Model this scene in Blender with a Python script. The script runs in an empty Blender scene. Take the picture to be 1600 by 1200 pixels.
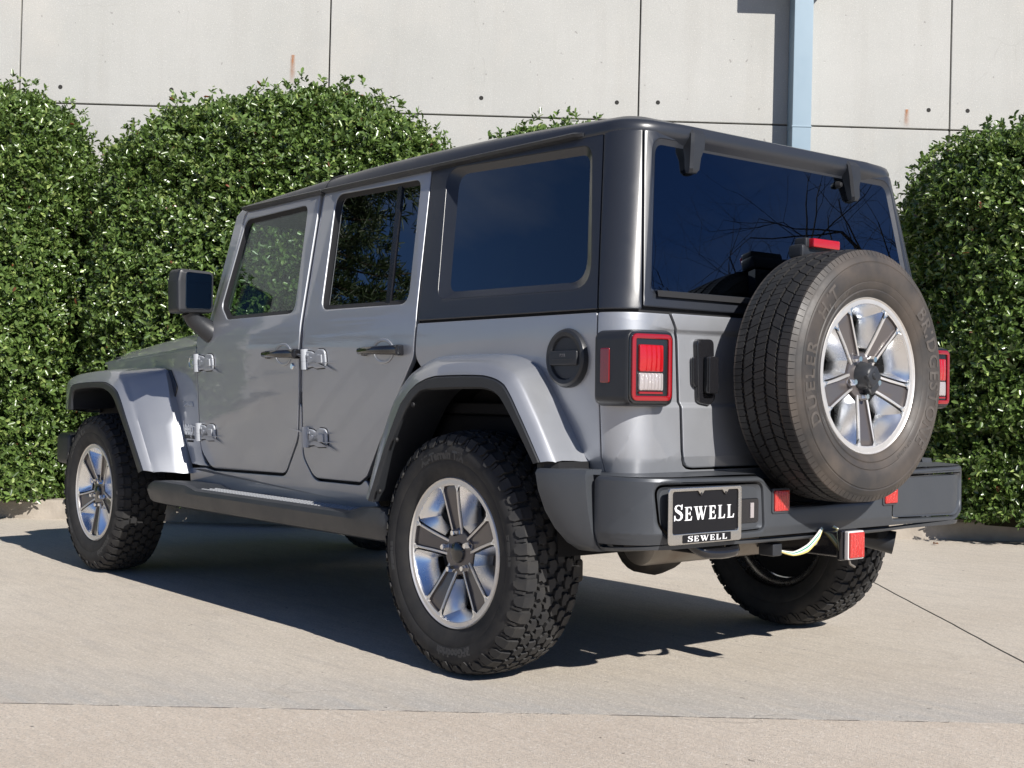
import bpy, bmesh, math, random
import numpy as np
from mathutils import Vector, Matrix, Euler
R = math.radians
PI = math.pi
scene = bpy.context.scene
COL = scene.collection

# ------------------------------------------------------------------ camera, sky, sun
cam_d = bpy.data.cameras.new('camera')
cam = bpy.data.objects.new('camera', cam_d); COL.objects.link(cam)
def look(yaw, pitch, roll):
    cy, sy, cp, sp = math.cos(yaw), math.sin(yaw), math.cos(pitch), math.sin(pitch)
    f = Vector((cy*cp, sy*cp, sp)); r0 = Vector((sy, -cy, 0)); u0 = r0.cross(f)
    r = r0*math.cos(roll) + u0*math.sin(roll); u = -r0*math.sin(roll) + u0*math.cos(roll)
    return Matrix((r, u, -f)).transposed()
cam.matrix_world = Matrix.Translation((-3.3551, 3.3883, .9114)) @ look(-.6825, .0098, .0127).to_4x4()
cam_d.sensor_width = 36; cam_d.lens = 2034.1/1600*36
cam_d.clip_start = .05; cam_d.clip_end = 2000
scene.camera = cam

SUN = Vector((1.50, -.11, -1.0)).normalized()          # the way the light travels
elev = math.asin(-SUN.z); azim = math.atan2(-SUN.x, -SUN.y)
w = bpy.data.worlds.new('World'); scene.world = w; w.use_nodes = True
nt = w.node_tree; nt.nodes.clear()
sky = nt.nodes.new('ShaderNodeTexSky'); sky.sky_type = 'NISHITA'; sky.sun_disc = False
sky.sun_elevation = elev; sky.sun_rotation = azim
sky.altitude = 1800; sky.air_density = 1.0; sky.dust_density = .05; sky.ozone_density = 4.5
bg = nt.nodes.new('ShaderNodeBackground'); bg.inputs['Strength'].default_value = .052
wo = nt.nodes.new('ShaderNodeOutputWorld')
tc = nt.nodes.new('ShaderNodeTexCoord'); mp = nt.nodes.new('ShaderNodeMapping')
mp.inputs['Scale'].default_value = (1.2, 1.2, 3.0)
cn = nt.nodes.new('ShaderNodeTexNoise'); cn.inputs['Scale'].default_value = 2.2; cn.inputs['Detail'].default_value = 7
cn.inputs['Roughness'].default_value = .55
cr = nt.nodes.new('ShaderNodeValToRGB'); cr.color_ramp.elements[0].position = .5; cr.color_ramp.elements[1].position = .82
cr.color_ramp.elements[1].color = (.46, .46, .46, 1)
mx = nt.nodes.new('ShaderNodeMixRGB'); mx.inputs['Color2'].default_value = (7.5, 7.9, 8.6, 1)
nt.links.new(tc.outputs['Generated'], mp.inputs['Vector']); nt.links.new(mp.outputs[0], cn.inputs['Vector'])
nt.links.new(cn.outputs['Fac'], cr.inputs[0]); nt.links.new(cr.outputs[0], mx.inputs['Fac'])
tn = nt.nodes.new('ShaderNodeMixRGB'); tn.blend_type = 'MULTIPLY'; tn.inputs['Fac'].default_value = 1; tn.inputs['Color2'].default_value = (.80, .93, 1.18, 1)
nt.links.new(sky.outputs[0], tn.inputs['Color1']); nt.links.new(tn.outputs[0], mx.inputs['Color1']); nt.links.new(mx.outputs[0], bg.inputs['Color'])
nt.links.new(bg.outputs[0], wo.inputs['Surface'])
sl = bpy.data.lights.new('sun', 'SUN'); sl.energy = 5.0; sl.angle = R(.53); sl.color = (1, .955, .895)
so = bpy.data.objects.new('sun', sl); COL.objects.link(so)
so.rotation_euler = SUN.to_track_quat('-Z', 'Y').to_euler()
scene.view_settings.view_transform = 'Standard'; scene.view_settings.look = 'None'
scene.view_settings.exposure = .42; scene.view_settings.gamma = 1
scene.cycles.max_bounces = 8; scene.cycles.transparent_max_bounces = 12
scene.cycles.use_denoising = True

# ------------------------------------------------------------------ materials
def node(nt, typ, **kw):
    n = nt.nodes.new(typ)
    for k, v in kw.items():
        if k in n.inputs: n.inputs[k].default_value = v
        else: setattr(n, k, v)
    return n
def M(name, col, rough=.5, metal=0, coat=0, coat_rough=.04, spec=.5, var=None, bump=None, rvar=None, coatbump=None, tint=None):
    """principled material; var=(scale, amount, second colour), bump=(scale, strength, distance), rvar=(scale, amount)"""
    m = bpy.data.materials.new(name); m.use_nodes = True
    nt = m.node_tree; b = nt.nodes['Principled BSDF']; L = nt.links.new
    b.inputs['Base Color'].default_value = (*col, 1); b.inputs['Roughness'].default_value = rough
    b.inputs['Metallic'].default_value = metal; b.inputs['Coat Weight'].default_value = coat
    b.inputs['Coat Roughness'].default_value = coat_rough; b.inputs['Specular IOR Level'].default_value = spec
    tc = node(nt, 'ShaderNodeTexCoord')
    def noise(s, det=5, rg=.55):
        n = node(nt, 'ShaderNodeTexNoise', Scale=s, Detail=det, Roughness=rg); L(tc.outputs['Object'], n.inputs['Vector']); return n
    if var:
        n = noise(var[0]); r = node(nt, 'ShaderNodeValToRGB'); L(n.outputs['Fac'], r.inputs[0])
        r.color_ramp.elements[0].position = .38; r.color_ramp.elements[1].position = .68
        mx = node(nt, 'ShaderNodeMixRGB'); mx.inputs['Color1'].default_value = (*col, 1); mx.inputs['Color2'].default_value = (*var[2], 1)
        ml = node(nt, 'ShaderNodeMath', operation='MULTIPLY'); ml.inputs[1].default_value = var[1]
        L(r.outputs[0], ml.inputs[0]); L(ml.outputs[0], mx.inputs['Fac']); L(mx.outputs[0], b.inputs['Base Color'])
    if rvar:
        n = noise(rvar[0], 6, .65); mr = node(nt, 'ShaderNodeMapRange'); mr.inputs[1].default_value = .3; mr.inputs[2].default_value = .7
        mr.inputs[3].default_value = rough - rvar[1]; mr.inputs[4].default_value = rough + rvar[1]
        L(n.outputs['Fac'], mr.inputs[0]); L(mr.outputs[0], b.inputs['Roughness'])
    if bump:
        n = noise(bump[0], 3); bp = node(nt, 'ShaderNodeBump', Strength=bump[1], Distance=bump[2])
        L(n.outputs['Fac'], bp.inputs['Height']); L(bp.outputs[0], b.inputs['Normal'])
    if coatbump:
        n = noise(coatbump[0], 2); bp = node(nt, 'ShaderNodeBump', Strength=coatbump[1], Distance=coatbump[2])
        L(n.outputs['Fac'], bp.inputs['Height']); L(bp.outputs[0], b.inputs['Coat Normal'])
    return m
def glass(name, tint, rough=.0, k=1.15, rc=(.80, .88, .97)):
    m = bpy.data.materials.new(name); m.use_nodes = True; nt = m.node_tree; nt.nodes.clear(); L = nt.links.new
    tr = node(nt, 'ShaderNodeBsdfTransparent', Color=(*tint, 1)); gl = node(nt, 'ShaderNodeBsdfGlossy', Roughness=rough, Color=(*rc, 1))
    lw = node(nt, 'ShaderNodeLayerWeight', Blend=.5); p5 = node(nt, 'ShaderNodeMath', operation='POWER'); p5.inputs[1].default_value = 5
    sc = node(nt, 'ShaderNodeMath', operation='MULTIPLY_ADD'); sc.inputs[1].default_value = .957*k; sc.inputs[2].default_value = .043*k; sc.use_clamp = True
    mix = node(nt, 'ShaderNodeMixShader'); out = node(nt, 'ShaderNodeOutputMaterial')
    L(lw.outputs['Facing'], p5.inputs[0]); L(p5.outputs[0], sc.inputs[0]); L(sc.outputs[0], mix.inputs[0]); L(tr.outputs[0], mix.inputs[1]); L(gl.outputs[0], mix.inputs[2]); L(mix.outputs[0], out.inputs[0])
    return m
MT = dict(
    paint=M('silver_paint', (.385, .398, .422), .47, .62, 1.0, .03, bump=(2600, .10, .0004), coatbump=(2.2, .06, .02), rvar=(9, .04)),
    hinge=M('silver_hinge_paint', (.42, .44, .47), .42, .2, .35, .15),
    top=M('grained_black_plastic', (.022, .025, .032), .33, 0, 0, spec=.62, bump=(1800, .14, .0005), rvar=(5, .05)),
    plastic=M('satin_black_plastic', (.022, .024, .028), .42, 0, spec=.5, bump=(1500, .12, .0005), rvar=(12, .07)),
    bumper=M('grey_bumper_plastic', (.060, .066, .075), .40, .3, 0, spec=.55, bump=(1600, .12, .0005), rvar=(8, .06), var=(7, .35, (.078, .083, .09))),
    gloss=M('gloss_black', (.012, .012, .014), .14, 0, .5, .05),
    dark=M('dark_liner', (.010, .010, .011), .8, spec=.2),
    under=M('dusty_underbody_metal', (.030, .028, .026), .65, .3, var=(9, .7, (.075, .062, .05)), bump=(60, .2, .004)),
    exhaust=M('heat_stained_steel', (.26, .24, .21), .40, .75, var=(8, .7, (.16, .12, .09)), bump=(40, .1, .003)),
    rubber=M('tyre_rubber', (.020, .020, .021), .72, 0, spec=.4, var=(16, .6, (.042, .039, .035)), bump=(260, .25, .001), rvar=(20, .1)),
    spare=M('dusty_tyre_rubber', (.030, .028, .027), .56, 0, spec=.5, var=(6, .85, (.088, .070, .056)), bump=(220, .15, .001), rvar=(9, .12)),
    tread=M('worn_tread_rubber', (.017, .017, .018), .60, 0, spec=.4, var=(12, .7, (.034, .032, .030)), bump=(240, .2, .001), rvar=(14, .1)),
    letter=M('raised_tyre_lettering', (.09, .078, .068), .6, var=(30, .9, (.05, .044, .039))),
    letter_dark=M('raised_black_lettering', (.040, .040, .041), .5),
    seal=M('rubber_seal', (.012, .012, .013), .6, spec=.35),
    machined=M('machined_alloy', (.74, .715, .68), .42, .75, rvar=(30, .05)),
    polished=M('polished_alloy', (.86, .87, .88), .27, 1, rvar=(5, .03)),
    pocket=M('painted_wheel_pocket', (.115, .102, .10), .32, .4, .5, .08),
    chrome=M('chrome', (.82, .83, .84), .1, 1),
    red=M('red_lens', (.40, .006, .010), .10, 0, 1, .02, bump=(240, .5, .002)),
    redglow=M('red_lens_ring', (.26, .004, .008), .10, 0, 1, .02),
    clear=M('clear_lens', (.38, .345, .34), .12, .1, 1, .02, bump=(200, .6, .003)),
    reflector=M('red_reflector', (.50, .018, .012), .18, 0, 1, .05, bump=(420, .9, .003)),
    plate_black=M('plate_black', (.008, .008, .010), .30, spec=.3),
    white=M('white_print', (.80, .80, .80), .4),
    frame=M('satin_chrome_frame', (.66, .64, .60), .25, 1, rvar=(20, .05)),
    badge=M('badge_silver', (.70, .71, .72), .25, 1),
    badge_dark=M('badge_dark', (.03, .03, .033), .4),
    interior=M('dark_upholstery', (.020, .020, .021), .8, spec=.2),
    wire_green=M('green_wire', (.03, .30, .20), .4), wire_white=M('white_wire', (.75, .74, .70), .4), wire_yellow=M('yellow_wire', (.62, .52, .18), .4),
    glass=glass('tinted_glass', (.68, .75, .69), k=.8), privacy=glass('privacy_glass', (.10, .11, .12), k=3.4, rc=(.92, .93, .90)), reargl=glass('rear_privacy_glass', (.10, .11, .13), k=2.5, rc=(.66, .80, 1)),
    mirror=M('mirror_glass', (.24, .27, .28), .02, 1),
    bluemetal=M('blue_grey_painted_steel', (.25, .335, .40), .42, .05, spec=.5, var=(3, .25, (.22, .30, .355)), rvar=(10, .06)),
)

# ------------------------------------------------------------------ mesh helpers
def finish(me, name, mats, parent=None, angle=35, wn=False, smooth=True):
    if not isinstance(mats, (list, tuple)): mats = [mats]
    for m in mats: me.materials.append(m)
    me.name = name
    if smooth:
        me.polygons.foreach_set('use_smooth', [True]*len(me.polygons)); me.set_sharp_from_angle(angle=R(angle))
    o = bpy.data.objects.new(name, me); COL.objects.link(o)
    if parent: o.parent = parent
    if wn:
        md = o.modifiers.new('weighted', 'WEIGHTED_NORMAL'); md.keep_sharp = True
    return o
class MB:
    def __init__(s): s.v = []; s.f = []; s.m = []
    def add(s, vs, fs, mi=0):
        k = len(s.v); s.v += [tuple(map(float, p)) for p in vs]; s.f += [tuple(i+k for i in f) for f in fs]; s.m += [mi]*len(fs); return s
    def bm(s, bm, mi=0, mat=None):
        bm.verts.index_update()
        vs = [(mat @ v.co if mat else v.co)[:] for v in bm.verts]; s.add(vs, [[v.index for v in f.verts] for f in bm.faces], mi); bm.free(); return s
    def box(s, c, d, bev=.004, mi=0, rot=None, seg=2):
        bm = bmesh.new(); bmesh.ops.create_cube(bm, size=1); bmesh.ops.scale(bm, vec=d, verts=bm.verts)
        if bev: bmesh.ops.bevel(bm, geom=bm.edges[:], offset=min(bev, min(d)*.45), segments=seg, profile=.5, affect='EDGES')
        m = Matrix.Translation(c) @ (Euler(rot).to_matrix().to_4x4() if rot else Matrix())
        return s.bm(bm, mi, m)
    def tube(s, pts, r, n=10, mi=0, cap=True):
        pts = [Vector(p) for p in pts]; rs = r if isinstance(r, (list, tuple)) else [r]*len(pts)
        vs, fs = [], []; up = None
        for i, p in enumerate(pts):
            t = (pts[min(i+1, len(pts)-1)] - pts[max(i-1, 0)]).normalized()
            if up is None: up = t.orthogonal().normalized()
            up = (up - t*up.dot(t)).normalized(); q = t.cross(up)
            for k in range(n):
                a = 2*PI*k/n; vs.append(p + (up*math.cos(a) + q*math.sin(a))*rs[i])
        for i in range(len(pts)-1):
            for k in range(n): fs.append((i*n+k, i*n+(k+1) % n, (i+1)*n+(k+1) % n, (i+1)*n+k))
        if cap: fs += [tuple(range(n-1, -1, -1)), tuple(range((len(pts)-1)*n, len(pts)*n))]
        return s.add(vs, fs, mi)
    def lathe(s, prof, n=64, mi=0, close=False, fn=None, a0=0, a1=2*PI):
        """profile of (radius, y), turned about the y axis"""
        full = abs(a1-a0) > 6.28; vs, fs = [], []; K = len(prof); cnt = n if full else n+1
        for i in range(cnt):
            a = a0+(a1-a0)*i/n
            for (r, y) in prof: vs.append((r*math.cos(a), y, r*math.sin(a)))
        for i in range(n):
            j = (i+1) % n if full else i+1
            for k in range(K if close else K-1): fs.append((i*K+k, i*K+(k+1) % K, j*K+(k+1) % K, j*K+k))
        return s.add(vs, fs, mi)
    def prism(s, poly, d0, d1, fn, mi=0, top_scale=None):
        """polygon in 2-D, mapped by fn(a, b, depth) and closed into a solid"""
        n = len(poly); vs = [fn(a, b, d0) for a, b in poly]
        if top_scale:
            cx = sum(p[0] for p in poly)/n; cy = sum(p[1] for p in poly)/n
            vs += [fn(cx+(a-cx)*top_scale, cy+(b-cy)*top_scale, d1) for a, b in poly]
        else: vs += [fn(a, b, d1) for a, b in poly]
        return s.add(vs, [tuple(range(n-1, -1, -1)), tuple(range(n, 2*n))]+[(i, (i+1) % n, n+(i+1) % n, n+i) for i in range(n)], mi)
    def loft(s, rings, mi=0, closed=True, caps=False):
        n = len(rings[0]); vs = [p for r in rings for p in r]; fs = []
        for i in range(len(rings)-1):
            for k in range(n if closed else n-1): fs.append((i*n+k, i*n+(k+1) % n, (i+1)*n+(k+1) % n, (i+1)*n+k))
        if caps: fs += [tuple(range(n-1, -1, -1)), tuple(range((len(rings)-1)*n, len(rings)*n))]
        return s.add(vs, fs, mi)
    def xf(s, mat, k0=0):
        for i in range(k0, len(s.v)): s.v[i] = tuple(mat @ Vector(s.v[i]))
        return s
    def build(s, name, mats, parent=None, recalc=True, merge=0, **kw):
        kw.setdefault('wn', len(s.v) < 6000)
        me = bpy.data.meshes.new(name); me.from_pydata(s.v, [], s.f); me.polygons.foreach_set('material_index', s.m)
        if recalc or merge:
            bm = bmesh.new(); bm.from_mesh(me)
            if merge: bmesh.ops.remove_doubles(bm, verts=bm.verts, dist=merge)
            if recalc: bmesh.ops.recalc_face_normals(bm, faces=bm.faces)
            bm.to_mesh(me); bm.free()
        return finish(me, name, mats, parent, **kw)
def empty(name, loc=(0, 0, 0), rot=(0, 0, 0), parent=None):
    o = bpy.data.objects.new(name, None); COL.objects.link(o); o.location = loc; o.rotation_euler = rot; o.empty_display_size = .1
    if parent: o.parent = parent
    return o
def tag(o, label=None, cat=None, group=None, kind=None):
    for k, v in (('label', label), ('category', cat), ('group', group), ('kind', kind)):
        if v: o[k] = v
    return o
def rp(pts, r=.03, n=5):
    """round the corners of a polygon; a point may carry its own radius"""
    out = []; N = len(pts)
    for i in range(N):
        p = Vector(pts[i][:2]); a = Vector(pts[i-1][:2]); b = Vector(pts[(i+1) % N][:2]); rr = pts[i][2] if len(pts[i]) > 2 else r
        u = (a-p); v = (b-p); lu, lv = u.length, v.length; u.normalize(); v.normalize()
        ang = u.angle(v)
        if rr <= 0 or ang > 3.10: out.append(tuple(p)); continue
        t = min(rr/math.tan(ang/2), lu*.48, lv*.48)
        p0, p1 = p+u*t, p+v*t
        for k in range(n+1):
            s = k/n; out.append(tuple(p0*(1-s)**2 + p*2*s*(1-s) + p1*s*s))
    return out
def fill(outline, holes=(), thick=.012, bev=.003):
    cu = bpy.data.curves.new('t', 'CURVE'); cu.dimensions = '2D'; cu.fill_mode = 'BOTH'
    for pts in [outline, *holes]:
        sp = cu.splines.new('POLY'); sp.points.add(len(pts)-1)
        for p, q in zip(sp.points, pts): p.co = (q[0], q[1], 0, 1)
        sp.use_cyclic_u = True
    cu.extrude = max(thick/2-bev, .0002); cu.bevel_depth = bev; cu.bevel_resolution = 1; cu.offset = -bev
    ob = bpy.data.objects.new('t', cu); me = bpy.data.meshes.new_from_object(ob)
    bm = bmesh.new(); bm.from_mesh(me); bmesh.ops.remove_doubles(bm, verts=bm.verts, dist=1e-5)
    bpy.data.objects.remove(ob); bpy.data.curves.remove(cu); bpy.data.meshes.remove(me)
    return bm
def cutgrid(bm, us=(), zs=()):
    for c, no in [((u, 0, 0), (1, 0, 0)) for u in us]+[((0, z, 0), (0, 1, 0)) for z in zs]:
        bmesh.ops.bisect_plane(bm, geom=bm.verts[:]+bm.edges[:]+bm.faces[:], dist=1e-6, plane_co=c, plane_no=no)
def text_mesh(body, size, extrude, spacing=1.0, bold=0):
    f = bpy.data.curves.new('t', 'FONT'); f.body = body; f.size = size; f.extrude = extrude; f.space_character = spacing; f.offset = bold
    f.align_x = 'CENTER'; f.resolution_u = 3
    ob = bpy.data.objects.new('t', f); me = bpy.data.meshes.new_from_object(ob)
    vs = [tuple(v.co) for v in me.vertices]; fs = [tuple(p.vertices) for p in me.polygons]
    bpy.data.objects.remove(ob); bpy.data.curves.remove(f); bpy.data.meshes.remove(me)
    return vs, fs

# ------------------------------------------------------------------ the car's side-and-back surface: u runs back along the left side, round the corner and across the back
YS, XR, RC, ZB = .785, -.65, .10, 1.17
U0 = .55; U1 = U0+RC*PI/2; UC = U1+YS-RC
def sstep(a, b, x):
    t = min(1, max(0, (x-a)/(b-a))); return t*t*(3-2*t)
def lean(z): t = z-ZB; return (t+math.sqrt(t*t+.0009))/2
def S(u, z, w=0):
    flip = 1
    if u > UC: u = 2*UC-u; flip = -1
    Y = YS-(.2*lean(z)+.06*max(0, 1.10-z)); X = XR+.135*lean(z)
    if u > .2: w -= .28*max(0, .738-z)*sstep(.2, .5, u)
    if u < -2.1: Y -= .075*(-u-2.1)
    cx, cy = X+RC, Y-RC
    if u <= U0:
        x = -u + (cx+U0)*max(0, min(1, u/U0)); y = Y+w
    elif u < U1:
        th = (u-U0)/RC; x = cx-(RC+w)*math.sin(th); y = cy+(RC+w)*math.cos(th)
    else:
        w -= .011*sstep(.72, .80, u)*sstep(.885, .905, z)*(1-sstep(1.105, 1.125, z))
        x = X-w; y = cy*(1-(u-U1)/(UC-U1))
    return (x, y*flip, z)
ZC = [.62, .70, .738, .8, 1.09, 1.12, 1.14, 1.16, 1.18, 1.20, 1.23]
UCUT = [U0+RC*PI/2*k/9 for k in range(10)]; UCUT += [2*UC-u for u in UCUT]
def panel(name, outline, holes=(), mat=None, parent=None, thick=.012, bev=.003, w=0, zs=ZC, us=(), fn=S, wn=True):
    pane = not wn
    bm = fill(outline, holes, thick, bev); lo = [min(p[i] for p in outline) for i in (0, 1)]; hi = [max(p[i] for p in outline) for i in (0, 1)]
    us = [u for u in us if lo[0] < u < hi[0]]; zs = [z for z in zs if lo[1] < z < hi[1]]
    cutgrid(bm, us, zs)
    for v in bm.verts: v.co = fn(v.co.x, v.co.y, v.co.z-thick/2+w)
    bmesh.ops.recalc_face_normals(bm, faces=bm.faces)
    me = bpy.data.meshes.new(name); bm.to_mesh(me); bm.free()
    return finish(me, name, mat, parent, wn=wn, smooth=not pane)
def ring(name, outer, inner, w0, w1, mat, parent, fn=S):
    b = MB(); b.loft([[fn(*p, w0) for p in outer], [fn(*p, (w0+w1)/2-.001) for p in [((a[0]+c[0])/2, (a[1]+c[1])/2) for a, c in zip(outer, inner)]], [fn(*p, w1) for p in inner]])
    return b.build(name, mat, parent, recalc=False)
def mirror(o, parent):
    me = o.data.copy() if o.data else None
    if me:
        me.transform(Matrix.Scale(-1, 4, (0, 1, 0))); me.flip_normals()
    n = bpy.data.objects.new(o.name.split('.')[0], me); COL.objects.link(n); n.parent = parent
    for md in o.modifiers: n.modifiers.new(md.name, md.type).keep_sharp = True
    if me is None: n.location = (o.location.x, -o.location.y, o.location.z)
    for ch in [c for c in bpy.data.objects if c.parent == o]: mirror(ch, n)
    return n
def shift(pts, f):
    """scale a closed outline towards its centre"""
    cx = sum(p[0] for p in pts)/len(pts); cy = sum(p[1] for p in pts)/len(pts)
    return [(cx+(p[0]-cx)*f[0], cy+(p[1]-cy)*f[1]) for p in pts]
def inset(pts, d):
    """offset a closed outline inwards by d (corner count kept)"""
    n = len(pts); area = sum(pts[i][0]*pts[(i+1) % n][1]-pts[(i+1) % n][0]*pts[i][1] for i in range(n)); sg = 1 if area > 0 else -1; out = []
    for i in range(n):
        a, p, b = Vector(pts[i-1]), Vector(pts[i]), Vector(pts[(i+1) % n])
        e1 = (p-a); e2 = (b-p)
        if e1.length < 1e-9 or e2.length < 1e-9: out.append(tuple(p)); continue
        n1 = Vector((-e1.y, e1.x)).normalized()*sg; n2 = Vector((-e2.y, e2.x)).normalized()*sg
        m = (n1+n2); m = m/max(.3, m.dot(n1)) if m.length > 1e-6 else n1
        out.append(tuple(p+m*d))
    return out

# ================================================================== the setting
from_here = None
def shader_ground():
    m = bpy.data.materials.new('worn_concrete'); m.use_nodes = True; nt = m.node_tree; b = nt.nodes['Principled BSDF']; L = nt.links.new
    tc = node(nt, 'ShaderNodeTexCoord'); P = tc.outputs['Object']
    def noise(s, det=6, rg=.6, vec=P):
        n = node(nt, 'ShaderNodeTexNoise', Scale=s, Detail=det, Roughness=rg); L(vec, n.inputs['Vector']); return n.outputs['Fac']
    def math_(op, a, b_=None, c=None):
        n = node(nt, 'ShaderNodeMath', operation=op)
        for i, x in enumerate((a, b_, c)):
            if x is None: continue
            if isinstance(x, (int, float)): n.inputs[i].default_value = x
            else: L(x, n.inputs[i])
        return n.outputs[0]
    def rmp(x, lo, hi, a=0, b_=1):
        n = node(nt, 'ShaderNodeMapRange'); n.inputs[1].default_value = lo; n.inputs[2].default_value = hi; n.inputs[3].default_value = a; n.inputs[4].default_value = b_
        L(x, n.inputs[0]); return n.outputs[0]
    def mixc(f, a, b_, typ='MIX'):
        n = node(nt, 'ShaderNodeMixRGB', blend_type=typ)
        if isinstance(f, (int, float)): n.inputs[0].default_value = f
        else: L(f, n.inputs[0])
        for i, x in ((1, a), (2, b_)):
            if isinstance(x, tuple): n.inputs[i].default_value = (*x, 1)
            else: L(x, n.inputs[i])
        return n.outputs[0]
    sep = node(nt, 'ShaderNodeSeparateXYZ'); L(P, sep.inputs[0]); X, Y = sep.outputs[0], sep.outputs[1]
    wob = math_('MULTIPLY', math_('SUBTRACT', noise(1.6, 4), .5), .035)
    def line(ax, ay, bx, by):
        l = math.hypot(bx-ax, by-ay); nx, ny = -(by-ay)/l, (bx-ax)/l
        return math_('ADD', math_('ADD', math_('MULTIPLY', X, nx), math_('MULTIPLY', Y, ny)), -(nx*ax+ny*ay))
    d1 = math_('ADD', line(.464, 2.160, -1.433, -.035), wob)           # slab edge in front of the car
    d2 = line(.511, -2.073, -.982, -.835)
    d2 = math_('ADD', d2, math_('MULTIPLY', wob, .5))
    near = rmp(d1, .004, -.004)                                        # 1 on the slab nearest the viewer
    mp = node(nt, 'ShaderNodeMapping'); mp.inputs['Rotation'].default_value = (0, 0, R(-49)); mp.inputs['Scale'].default_value = (1, 7, 1); L(P, mp.inputs['Vector'])
    c = mixc(rmp(noise(.9, 8, .62), .35, .68), (.55, .487, .405), (.635, .575, .49))
    c = mixc(rmp(noise(2.2, 7, .65, mp.outputs[0]), .50, .72, 0, .55), c, (.42, .385, .345))   # rubbed streaks
    c = mixc(near, c, mixc(rmp(noise(1.3, 8, .6), .35, .7), (.575, .49, .40), (.655, .575, .48)))
    band = math_('MULTIPLY', rmp(d1, .55, .05), math_('SUBTRACT', 1, near))
    c = mixc(math_('MULTIPLY', band, rmp(noise(2.4, 7, .7, mp.outputs[0]), .32, .62, .2, .85)), c, (.42, .415, .40))
    c = mixc(rmp(noise(3.4, 8, .75), .60, .72, 0, .5), c, (.33, .305, .275))                  # stains
    c = mixc(rmp(noise(5.5, 9, .8, mp.outputs[0]), .48, .66, 0, .4), c, (.36, .325, .28))
    c = mixc(rmp(noise(7.5, 9, .8), .55, .70, 0, .3), c, (.68, .62, .54))
    c = mixc(rmp(noise(125, 4, .8), .51, .62, 0, .66), c, (.27, .24, .21))                     # sand grains
    c = mixc(rmp(noise(95, 4, .8), .54, .66, 0, .65), c, (.78, .73, .66))
    c = mixc(rmp(noise(55, 4, .7), .40, .75, 0, .35), c, (.40, .365, .32))
    c = mixc(rmp(noise(26, 2, .5), .755, .77, 0, .7), c, (.10, .09, .08))                      # little chips
    j2 = math_('MULTIPLY', rmp(math_('ABSOLUTE', d2), .006, .0035), math_('SUBTRACT', 1, near))
    j1 = math_('MULTIPLY', rmp(math_('ABSOLUTE', d1), .007, .003), rmp(noise(9, 5, .7), .44, .56))
    j1b = math_('MULTIPLY', rmp(math_('ABSOLUTE', math_('ADD', d1, .006)), .007, .003), rmp(noise(6, 5, .8), .52, .6))
    crk = node(nt, 'ShaderNodeTexVoronoi', feature='DISTANCE_TO_EDGE', Scale=.42)
    v2 = node(nt, 'ShaderNodeVectorMath', operation='ADD'); wn = node(nt, 'ShaderNodeTexNoise', Scale=2.6, Detail=6); L(P, wn.inputs['Vector'])
    sc = node(nt, 'ShaderNodeVectorMath', operation='SCALE'); sc.inputs[3].default_value = .5; L(wn.outputs['Color'], sc.inputs[0]); L(P, v2.inputs[0]); L(sc.outputs[0], v2.inputs[1]); L(v2.outputs[0], crk.inputs['Vector'])
    ck = math_('MULTIPLY', rmp(crk.outputs['Distance'], .0035, .0012), rmp(noise(1.1, 3), .52, .6))
    c = mixc(math_('MULTIPLY', ck, .14), c, (.17, .15, .13))
    c = mixc(j2, c, (.045, .04, .036)); c = mixc(math_('MULTIPLY', j1, .8), c, (.16, .145, .13)); c = mixc(math_('MULTIPLY', j1b, .8), c, (.66, .60, .53))
    L(c, b.inputs['Base Color']); b.inputs['Roughness'].default_value = .85; b.inputs['Specular IOR Level'].default_value = .3
    h = math_('ADD', math_('MULTIPLY', noise(240, 4, .7), .6), math_('MULTIPLY', noise(30, 4), .5))
    h = math_('SUBTRACT', h, math_('MULTIPLY', math_('ADD', j2, math_('ADD', j1, math_('MULTIPLY', ck, .15))), 1.5))
    bp = node(nt, 'ShaderNodeBump', Strength=.8, Distance=.006); L(h, bp.inputs['Height']); L(bp.outputs[0], b.inputs['Normal'])
    return m
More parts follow.
